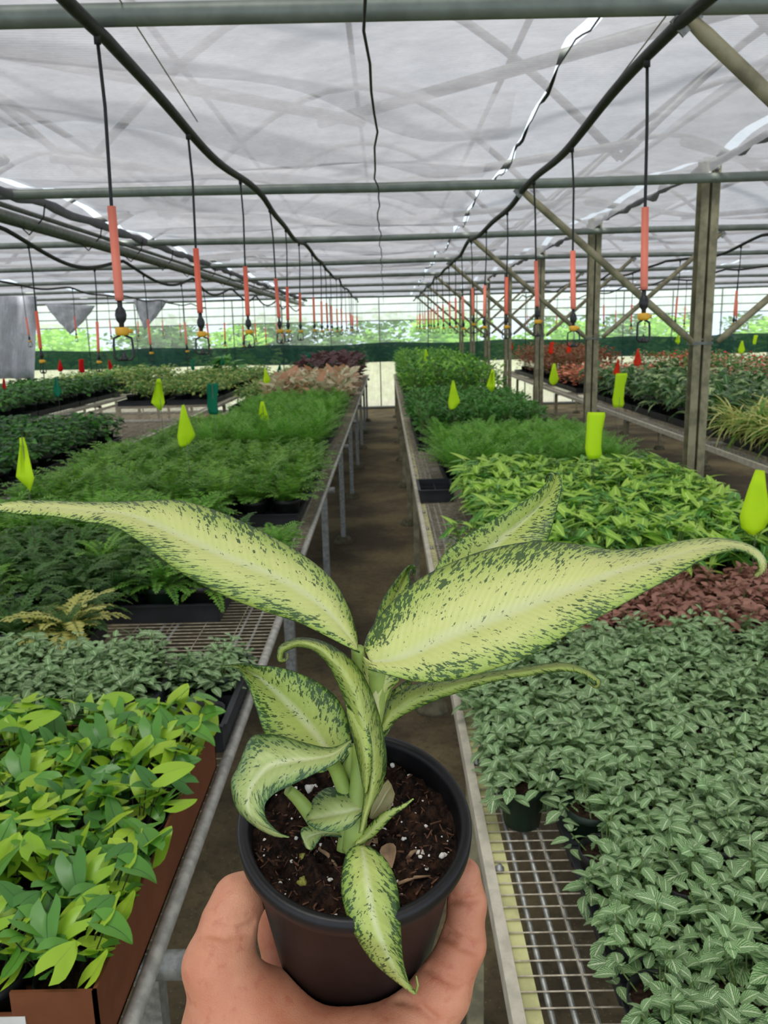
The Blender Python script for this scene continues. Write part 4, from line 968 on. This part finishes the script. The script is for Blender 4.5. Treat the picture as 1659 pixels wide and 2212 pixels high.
def cane_leaf(name, st, mat, bulge=.004, label=None, nu=12, sub=5, thick=.0007, lobes=None):
    """ st: stations from base to tip, each (left px, mid px, right px, left dist, mid dist, right dist) """
    S = [[P(a[0], a[1], d1), P(b[0], b[1], d2), P(c[0], c[1], d3)] for a, b, c, d1, d2, d3 in st]
    cols = [catmull([s[k] for s in S], sub) for k in range(3)]; m_ = len(cols[0]) - 1; pts = []; wid = []; ln = [0]; ph = random.Random(len(st)).uniform(0, 6)
    for j in range(m_ + 1):
        L, Mi, R = (Vector(cols[k][j]) for k in range(3)); row = []
        if j: ln.append(ln[-1] + (Mi - prev).length)
        prev = Mi.copy(); wid.append(((L - Mi).length, (R - Mi).length)); view = (CAM - Mi).normalized()
        for i in range(nu + 1):
            u = 2 * i / nu - 1; e_ = L if u < 0 else R; q = Mi.lerp(e_, abs(u)); w_ = (e_ - Mi).length
            q = q + view * bulge * math.sin(PI * abs(u) ** .9) * min(1, w_ / .02) + view * .0006 * min(1, w_ / .012) * math.sin(PI * min(1, abs(u) * 1.05)) * math.sin((ln[j] - abs(u) * w_ * .8) * 520 + ph + (2 if u < 0 else 0)); row.append(pl(q))
        pts.append(row)
    T = ln[-1] or 1
    mb = MB(); mb.grid(pts, nu, m_, lambda i, j: ((2 * i / nu - 1) * (wid[j][0] if i < nu / 2 else wid[j][1]), ln[j]), lambda i, j: (2 * i / nu - 1, ln[j] / T))
    o = mb.build(name, LM[mat], plant); solid(o, thick); return tag(o, label) if label else o
def st(rows, ds):   # ds: (fraction, left, mid, right distance)
    out = []; n_ = len(rows)
    for i, (a, b, c) in enumerate(rows):
        f_ = i / (n_ - 1); k = 0
        while k < len(ds) - 2 and f_ > ds[k + 1][0]: k += 1
        (f0, *A), (f1, *B) = ds[k], ds[k + 1]; t_ = max(0, min(1, (f_ - f0) / (f1 - f0))); out.append((a, b, c, *[A[q] + (B[q] - A[q]) * t_ for q in range(3)]))
    return out
cane_leaf('leaf', st([((772, 1402), (774, 1406), (777, 1410)), ((769, 1366), (744, 1362), (731, 1388)), ((750, 1308), (702, 1314), (652, 1348)), ((714, 1249), (640, 1268), (561, 1317)), ((652, 1198), (578, 1238), (482, 1286)), ((567, 1150), (493, 1205), (392, 1238)), ((482, 1110), (408, 1168), (331, 1193)), ((390, 1083), (331, 1133), (286, 1160)), ((300, 1084), (265, 1110), (241, 1136)), ((200, 1086), (190, 1103), (181, 1127)), ((100, 1083), (110, 1096), (120, 1116)), ((40, 1083), (45, 1096), (60, 1112)), ((-40, 1096), (-42, 1098), (-45, 1101))],
    [(0, .376, .374, .372), (.3, .388, .366, .352), (.6, .372, .352, .338), (1, .335, .334, .332)]), 'big', .004, 'largest left leaf, long tip reaching the left edge')
cane_leaf('leaf', st([((786, 1398), (800, 1430), (795, 1446)), ((799, 1363), (845, 1428), (850, 1461)), ((833, 1317), (890, 1412), (905, 1473)), ((878, 1272), (947, 1385), (975, 1470)), ((940, 1233), (1010, 1358), (1060, 1448)), ((1040, 1192), (1100, 1325), (1150, 1415)), ((1149, 1171), (1190, 1290), (1240, 1363)), ((1245, 1177), (1280, 1256), (1330, 1314)), ((1317, 1188), (1350, 1230), (1400, 1275)), ((1400, 1183), (1430, 1208), (1460, 1243)), ((1480, 1168), (1500, 1189), (1515, 1210)), ((1550, 1163), (1560, 1179), (1565, 1192)), ((1612, 1175), (1608, 1184), (1603, 1190)), ((1648, 1200), (1640, 1204), (1632, 1207)), ((1654, 1230), (1646, 1229), (1638, 1228)), ((1634, 1247), (1631, 1244), (1628, 1241))],
    [(0, .378, .372, .366), (.3, .392, .362, .346), (.6, .376, .348, .332), (.9, .330, .324, .320), (1, .334, .332, .330)]), 'big', .004, 'largest right leaf, curled tip reaching the right edge')
cane_leaf('leaf', st([((845, 1400), (850, 1400), (856, 1400)), ((880, 1300), (920, 1310), (965, 1320)), ((938, 1232), (990, 1250), (1050, 1268)), ((958, 1198), (1025, 1215), (1110, 1230)), ((1003, 1159), (1077, 1168), (1165, 1195)), ((1060, 1125), (1110, 1140), (1182, 1168)), ((1117, 1094), (1150, 1105), (1192, 1140)), ((1162, 1062), (1180, 1075), (1203, 1098)), ((1187, 1036), (1198, 1042), (1213, 1055)), ((1189, 1024), (1198, 1023), (1210, 1030)), ((1181, 1028), (1186, 1024), (1192, 1022)), ((1177, 1042), (1180, 1041), (1182, 1041))],
    [(0, .405, .405, .405), (.5, .425, .432, .420), (1, .440, .440, .440)]), 'dense', .002, 'leaf standing up behind the largest right leaf')
cane_leaf('leaf', st([((800, 1400), (808, 1400), (818, 1400)), ((811, 1340), (830, 1345), (850, 1345)), ((828, 1295), (850, 1300), (872, 1300)), ((850, 1261), (866, 1262), (884, 1262)), ((873, 1232), (879, 1236), (884, 1244)), ((886, 1221), (888, 1225), (889, 1230)), ((897, 1225), (895, 1228), (893, 1231)), ((896, 1243), (894, 1243), (892, 1243))],
    [(0, .395, .398, .395), (.6, .402, .41, .402), (1, .405, .405, .405)]), 'dense', .0015, 'narrow young leaf with hooked tip behind the centre')
cane_leaf('leaf', st([((776, 1800), (780, 1800), (785, 1798)), ((781, 1765), (790, 1760), (800, 1745)), ((787, 1712), (803, 1712), (824, 1700)), ((780, 1665), (806, 1660), (834, 1655)), ((768, 1608), (802, 1612), (832, 1612)), ((756, 1560), (785, 1560), (818, 1545)), ((747, 1520), (772, 1508), (800, 1493)), ((733, 1482), (753, 1468), (777, 1448)), ((711, 1438), (724, 1430), (743, 1413)), ((681, 1407), (688, 1399), (697, 1386)), ((652, 1397), (651, 1388), (648, 1378)), ((631, 1400), (625, 1394), (616, 1388)), ((614, 1410), (607, 1407), (601, 1403)), ((611, 1422), (606, 1425), (602, 1428)), ((620, 1421), (619, 1424), (617, 1427)), ((623, 1412), (622, 1412), (621, 1412))],
    [(0, .366, .360, .366), (.3, .372, .352, .370), (.6, .372, .362, .374), (1, .385, .385, .385)]), 'young', .003, 'rolled new leaf at the centre, unfurling towards the left')
cane_leaf('leaf_fold', st([((748, 1522), (749, 1524), (750, 1526)), ((753, 1556), (766, 1555), (778, 1550)), ((766, 1605), (782, 1595), (797, 1576)), ((776, 1650), (790, 1640), (803, 1622)), ((783, 1690), (792, 1682), (801, 1665)), ((789, 1715), (791, 1711), (793, 1705))],
    [(0, .368, .366, .364), (.5, .366, .349, .350), (1, .362, .356, .358)]), 'young', .0015)
cane_leaf('leaf', st([((818, 1570), (822, 1578), (826, 1590)), ((835, 1520), (850, 1540), (862, 1550)), ((870, 1490), (895, 1508), (918, 1522)), ((930, 1472), (955, 1487), (975, 1500)), ((1037, 1455), (1050, 1464), (1062, 1473)), ((1116, 1444), (1130, 1450), (1145, 1459)), ((1201, 1432), (1208, 1440), (1214, 1450)), ((1250, 1440), (1250, 1446), (1249, 1453)), ((1284, 1458), (1280, 1462), (1276, 1466)), ((1297, 1474), (1293, 1475), (1289, 1476)), ((1287, 1486), (1285, 1483), (1283, 1480)), ((1272, 1475), (1273, 1473), (1275, 1471))],
    [(0, .382, .378, .380), (.4, .398, .384, .386), (1, .408, .405, .404)]), 'young', .002, 'narrow leaf under the largest right leaf, tip curled into a hook')
cane_leaf('leaf', st([((815, 1600), (822, 1602), (830, 1596)), ((822, 1548), (835, 1550), (855, 1556)), ((840, 1502), (855, 1510), (880, 1520)), ((866, 1478), (875, 1482), (888, 1490)), ((884, 1468), (887, 1470), (890, 1473))], [(0, .39, .39, .39), (1, .40, .402, .40)]), 'dense', .001)
cane_leaf('leaf', st([((722, 1655), (728, 1650), (740, 1650)), ((690, 1670), (715, 1628), (757, 1620)), ((640, 1660), (690, 1595), (754, 1570)), ((590, 1620), (660, 1558), (738, 1522)), ((568, 1575), (625, 1522), (706, 1487)), ((552, 1525), (590, 1490), (662, 1461)), ((540, 1490), (560, 1465), (606, 1442)), ((526, 1463), (532, 1448), (560, 1438)), ((508, 1443), (512, 1438), (522, 1434)), ((476, 1442), (476, 1441), (477, 1440))],
    [(0, .376, .376, .376), (.4, .372, .386, .380), (.8, .372, .384, .380), (1, .372, .372, .372)]), 'dense', .002, 'cupped leaf on the left with a pointed tip')
cane_leaf('leaf', st([((760, 1598), (758, 1602), (755, 1610)), ((715, 1616), (722, 1630), (727, 1647)), ((660, 1606), (675, 1640), (684, 1669)), ((610, 1591), (625, 1645), (632, 1695)), ((571, 1587), (585, 1655), (597, 1712)), ((541, 1596), (556, 1680), (577, 1730)), ((515, 1656), (540, 1710), (571, 1748)), ((500, 1692), (535, 1738), (574, 1768)), ((513, 1747), (545, 1762), (586, 1784)), ((550, 1783), (570, 1787), (602, 1798)), ((591, 1805), (597, 1802), (612, 1803)), ((624, 1808), (624, 1808), (625, 1807))],
    [(0, .366, .358, .354), (.4, .366, .352, .344), (.7, .352, .340, .340), (1, .343, .343, .343)]), 'dull', .003, 'lower left leaf folded over the pot rim')
cane_leaf('leaf', st([((783, 1745), (784, 1750), (780, 1760)), ((770, 1715), (770, 1748), (760, 1785)), ((740, 1703), (742, 1755), (730, 1797)), ((706, 1703), (712, 1762), (700, 1795)), ((680, 1722), (688, 1768), (680, 1788)), ((671, 1745), (674, 1772), (668, 1781)), ((661, 1770), (662, 1772), (663, 1775))],
    [(0, .372, .370, .366), (.5, .378, .366, .360), (1, .366, .364, .362)]), 'dull', .0025, 'small round leaf low at the centre')
cane_leaf('leaf', st([((746, 1800), (745, 1805), (743, 1808)), ((700, 1790), (705, 1800), (700, 1806)), ((665, 1785), (675, 1805), (690, 1815)), ((650, 1795), (660, 1815), (680, 1830)), ((660, 1830), (668, 1835), (672, 1838))], [(0, .378, .378, .376), (1, .372, .370, .370)]), 'dull', .001, 'dark underside of a small leaf below the round one')
cane_leaf('leaf', st([((771, 1826), (779, 1828), (797, 1828)), ((753, 1838), (784, 1848), (827, 1851)), ((742, 1869), (789, 1878), (849, 1886)), ((738, 1921), (797, 1928), (860, 1930)), ((747, 1969), (806, 1977), (864, 1977)), ((762, 2008), (822, 2025), (866, 2025)), ((784, 2047), (840, 2064), (870, 2073)), ((810, 2081), (855, 2095), (879, 2112)), ((840, 2107), (868, 2116), (885, 2126)), ((875, 2134), (882, 2137), (892, 2136)), ((895, 2147), (896, 2146), (898, 2144))],
    [(0, .367, .366, .367), (.3, .352, .345, .352), (.5, .344, .336, .344), (1, .356, .354, .356)]), 'dense', .0015, 'leaf hanging down over the front of the pot')
# thin leaf and small pale leaf at the base, right of the stem
cane_leaf('leaf', st([((764, 1822), (767, 1826), (772, 1830)), ((785, 1798), (792, 1806), (800, 1812)), ((808, 1772), (816, 1780), (826, 1787)), ((836, 1751), (842, 1757), (848, 1763)), ((868, 1739), (871, 1741), (874, 1744)), ((892, 1724), (893, 1725), (894, 1726))], [(0, .370, .368, .370), (1, .376, .376, .376)]), 'young', .0015, 'thin pointed leaf at the base on the right')
LM['pale'] = canemat('cane_pale', srgb(170, 160, 112), srgb(150, 146, 94), srgb(110, 96, 66), .0, .1, .4)
cane_leaf('leaf', st([((797, 1765), (800, 1768), (806, 1770)), ((806, 1730), (818, 1740), (832, 1758)), ((822, 1700), (834, 1712), (846, 1742)), ((838, 1684), (846, 1696), (853, 1716))], [(0, .376, .376, .376), (1, .380, .384, .380)]), 'pale', .001, 'small fading brownish leaf at the base')
M['petiole'] = plain('petiole', srgb(150, 172, 86), .45, 0, .4, .1, 60)
def stalk(name, pts, rad, label=None):
    mb = MB(); path = [pl(v) for v in catmull([P(*q) for q in pts], 5)]; r_ = [rad[0] + (rad[1] - rad[0]) * i / (len(path) - 1) for i in range(len(path))]
    mb.tube(path, r_, 10); o = mb.build(name, M['petiole'], plant); return tag(o, label) if label else o
stalk('stem', [(762, 1835, .376), (768, 1790, .374), (776, 1720, .374), (782, 1640, .374), (790, 1560, .375)], (.0052, .0046))
stalk('stem', [(746, 1838, .378), (752, 1790, .379), (758, 1700, .380), (756, 1610, .380)], (.0042, .0036))
stalk('petiole', [(796, 1610, .382), (803, 1560, .379), (815, 1500, .377), (815, 1440, .372)], (.0052, .0040), 'pale stalk of the largest right leaf')
stalk('petiole', [(780, 1560, .384), (779, 1500, .382), (776, 1440, .379), (772, 1400, .375)], (.0046, .0030))
stalk('petiole', [(760, 1745, .377), (742, 1700, .376), (722, 1655, .372), (700, 1640, .362)], (.0040, .0030))
stalk('petiole', [(850, 1405, .404), (835, 1480, .396), (815, 1560, .388), (800, 1640, .382)], (.0024, .0042))
stalk('stub', [(684, 1778, .372), (660, 1745, .370), (640, 1722, .368), (622, 1706, .366)], (.0036, .0024), 'broken-off stalk with a brown end')
cane_leaf('sheath', st([((800, 1565), (812, 1560), (826, 1540)), ((786, 1500), (812, 1510), (842, 1492)), ((781, 1440), (812, 1462), (862, 1468)), ((781, 1415), (800, 1430), (840, 1450))], [(0, .378, .374, .378), (1, .376, .370, .372)]), 'big', .001)
mb = MB(); mb.tube([pl(P(897, 2146, .355)), pl(P(903, 2128, .354)), pl(P(899, 2108, .353))], [.0007, .0005, .0003], 6); mb.build('leaf_tip', M['petiole'], plant)

# ------------------------------------------------------------------ the hand
def W(px, py, d): return np.array(P(px, py, d))
def cyl(ang, z, off):     # a point beside the pot: angle round it, height, distance of its skin-side centre from the wall
    r_ = RB + (.0495 - RB) * z / PH + off; return np.array(PM @ Vector((r_ * math.cos(math.radians(ang)), r_ * math.sin(math.radians(ang)), z)))
# chains of (point, radius)
thumb = [(W(520, 2205, .392), .024), (W(474, 2085, .391), .0165), (W(495, 1995, .397), .0128), (W(528, 1940, .404), .0118), (W(560, 1916, .410), .0092)]
thumb[3] = (W(515, 1945, .402), .0118)
pinky = [(W(890, 2230, .395), .018), (W(952, 2145, .395), .0135), (W(1000, 2040, .400), .0104), (W(1009, 1950, .404), .0088), (W(1003, 1888, .404), .0078)]
index = [(W(640, 2190, .435), .015), (cyl(168, -.006, .004), .0100), (cyl(148, .028, .0098), .0092), (cyl(128, .055, .0092), .0084), (cyl(104, .066, .0084), .0074)]
middle = [(W(680, 2240, .445), .016), (cyl(120, -.008, .004), .0105), (cyl(100, .030, .0102), .0096), (cyl(84, .055, .0094), .0086), (cyl(70, .068, .0086), .0076)]
ring = [(W(800, 2240, .445), .016), (cyl(60, -.008, .004), .0105), (cyl(52, .028, .0098), .0092), (cyl(44, .052, .0092), .0082), (cyl(36, .066, .0082), .0074)]
palm = [((W(535, 2240, .40), .029), (W(600, 2190, .404), .017)), ((W(590, 2250, .415), .026), (W(720, 2262, .418), .026)), ((W(720, 2262, .418), .026), (W(850, 2250, .412), .024)),
        ((W(620, 2200, .43), .018), (W(820, 2215, .43), .018)), ((W(860, 2245, .412), .024), (W(905, 2205, .402), .015)), ((W(570, 2340, .385), .032), (W(820, 2340, .385), .030)),
        ((W(535, 2240, .40), .029), (W(600, 2420, .372), .033)), ((W(820, 2340, .385), .030), (W(760, 2460, .365), .03)), ((W(640, 2440, .366), .033), (W(620, 2800, .315), .036)), ((W(730, 2440, .366), .031), (W(720, 2800, .315), .036))]
RES = .0012
allp = [p for p, r in thumb + pinky + index + middle + ring] + [p for a in palm for p, r in a]
lo = np.min(allp, 0) - .045; hi = np.max(allp, 0) + .045; dims = np.ceil((hi - lo) / RES).astype(int)
gx, gy, gz = [np.arange(dims[k], dtype=np.float32) * RES + np.float32(lo[k]) for k in range(3)]
G = np.stack(np.meshgrid(gx, gy, gz, indexing='ij'), -1).astype(np.float32)
def capsule(A, B):
    (a, ra), (b, rb) = A, B; a = a.astype(np.float32); b = b.astype(np.float32); ba = b - a; L2 = float(ba @ ba)
    q = G - a; h = np.clip((q @ ba) / L2, 0, 1); d = q - h[..., None] * ba
    return np.sqrt((d * d).sum(-1)) - (ra + (rb - ra) * h)
def smin(a, b, k):
    h = np.maximum(k - np.abs(a - b), 0) / k; return np.minimum(a, b) - h * h * k * .25
def chain(c, k=.004):
    f = None
    for i in range(len(c) - 1):
        g = capsule(c[i], c[i + 1]); f = g if f is None else smin(f, g, k)
    return f
base = None
for a, b in palm:
    g = capsule(a, b); base = g if base is None else smin(base, g, .012)
field = None
for c, k in ((thumb, .010), (pinky, .008), (index, .006), (middle, .006), (ring, .006)):
    g = smin(base, chain(c), k); field = g if field is None else np.minimum(field, g)
# the flesh gives way where it presses on the pot
R_ = np.array(PMI.to_3x3(), dtype=np.float32); T_ = np.array(PMI.translation, dtype=np.float32)
Q = G @ R_.T + T_; rad = np.sqrt(Q[..., 0] ** 2 + Q[..., 1] ** 2); zq = Q[..., 2]
cone = np.maximum(rad - (RB + (.0495 - RB) * np.clip(zq, 0, PH) / PH), np.maximum(-zq, zq - PH)); lip = np.maximum(rad - RR, np.maximum(PH - .011 - zq, zq - PH))
potd = np.minimum(cone, lip) - .0006
field = np.maximum(field, -potd)
# skin creases: thin grooves laid on the surface
def surf(px, py):
    d = np.array(ray(px, py))
    for t_ in np.arange(.30, .50, .0006):
        p_ = np.array(CAM) + d * t_; ix = np.round((p_ - lo) / RES).astype(int)
        if (ix < 0).any() or (ix >= dims).any(): continue
        if field[tuple(ix)] < 0: return p_
    return None
creases = [[(452, 2016), (490, 2024), (540, 2012)], [(470, 2003), (505, 2010), (545, 1996)], [(979, 1942), (1005, 1947), (1040, 1940)], [(962, 2004), (1000, 2030), (1040, 2046)], [(958, 2018), (995, 2044), (1035, 2060)],
           [(862, 2160), (905, 2172), (940, 2200)], [(925, 2090), (955, 2112), (990, 2125)]]
cf = None
for k, cr in enumerate(creases):
    pts = [surf(*q) for q in cr]; pts = [p_ for p_ in pts if p_ is not None]
    for a, b in zip(pts, pts[1:]):
        if np.linalg.norm(a - b) > .04 or np.linalg.norm(a - b) < 1e-5: continue
        g = capsule((a, .0013), (b, .0011)); cf = g if cf is None else np.minimum(cf, g)
if cf is not None: field = -smin(-field, cf, .003)
# surface nets
S = field < 0; n0, n1, n2 = (d - 1 for d in dims); cnt = np.zeros((n0, n1, n2), np.int8); corner = [(i, j, k) for i in (0, 1) for j in (0, 1) for k in (0, 1)]
for i, j, k in corner: cnt += S[i:i + n0, j:j + n1, k:k + n2]
act = np.argwhere((cnt > 0) & (cnt < 8)); idx = -np.ones((n0, n1, n2), np.int32); idx[act[:, 0], act[:, 1], act[:, 2]] = np.arange(len(act))
acc = np.zeros((len(act), 3)); num = np.zeros(len(act))
for a in range(8):
    for b in range(a + 1, 8):
        A, B = corner[a], corner[b]
        if sum(abs(A[q] - B[q]) for q in range(3)) != 1: continue
        fa = field[act[:, 0] + A[0], act[:, 1] + A[1], act[:, 2] + A[2]]; fb = field[act[:, 0] + B[0], act[:, 1] + B[1], act[:, 2] + B[2]]; mk = (fa < 0) != (fb < 0)
        t_ = np.where(mk, fa / np.where(mk, fa - fb, 1), 0)
        for q in range(3): acc[:, q] += np.where(mk, A[q] + (B[q] - A[q]) * t_, 0)
        num += mk
vs = (act + acc / num[:, None]) * RES + lo; faces = []
for ax in range(3):
    o1, o2 = [q for q in range(3) if q != ax]; sl = [slice(None)] * 3; sl2 = [slice(None)] * 3; sl[ax] = slice(0, -1); sl2[ax] = slice(1, None)
    ch = S[tuple(sl)] != S[tuple(sl2)]; e_ = np.argwhere(ch); e_ = e_[(e_[:, o1] > 0) & (e_[:, o2] > 0) & (e_[:, o1] < dims[o1] - 1) & (e_[:, o2] < dims[o2] - 1) & (e_[:, ax] < dims[ax] - 1)]
    def cell(d1, d2):
        c = e_.copy(); c[:, o1] -= d1; c[:, o2] -= d2; return idx[c[:, 0], c[:, 1], c[:, 2]]
    q4 = np.stack([cell(1, 1), cell(0, 1), cell(0, 0), cell(1, 0)], 1); fl_ = S[e_[:, 0], e_[:, 1], e_[:, 2]]
    if ax == 1: fl_ = ~fl_
    q4[~fl_] = q4[~fl_][:, ::-1]; faces.append(q4)
faces = np.concatenate(faces); faces = faces[(faces >= 0).all(1)]
hb = Vector(W(700, 2250, .42)); me = bpy.data.meshes.new('hand'); me.from_pydata([tuple(v - np.array(hb)) for v in vs], [], [tuple(int(x) for x in f_) for f_ in faces]); me.polygons.foreach_set('use_smooth', [True] * len(faces)); me.update()
n = NT('skin'); ob = n.obj(); a = n.noise(ob, 22, 4, .6); b = n.noise(ob, 160, 3, .6); fine = n.noise(ob, 900, 3, .6)
vor = n.n('ShaderNodeTexVoronoi', feature='DISTANCE_TO_EDGE'); vor.inputs['Scale'].default_value = 700; n.l(ob, vor.inputs['Vector'])
c = n.mix(n.smooth(a, .32, .68), srgb(196, 127, 97), srgb(214, 153, 120)); c = n.mix(n.math('MULTIPLY', n.smooth(b, .52, .75), .45), c, srgb(176, 88, 70))
hgt = n.math('ADD', n.math('MULTIPLY', fine, .5), n.math('MULTIPLY', n.smooth(vor.outputs[0], 0, .12), .5))
me.materials.append(n.done(n.pbsdf(c, .48, 0, .4, n.bump(hgt, .28, .0007), sss=.10)))
o = bpy.data.objects.new('hand', me); COL.objects.link(o); o.location = hb
sm = o.modifiers.new('smooth', 'SMOOTH'); sm.factor = .5; sm.iterations = 2
tag(o, "bare hand cupping the round black pot from below, thumb on its left side", 'hand')
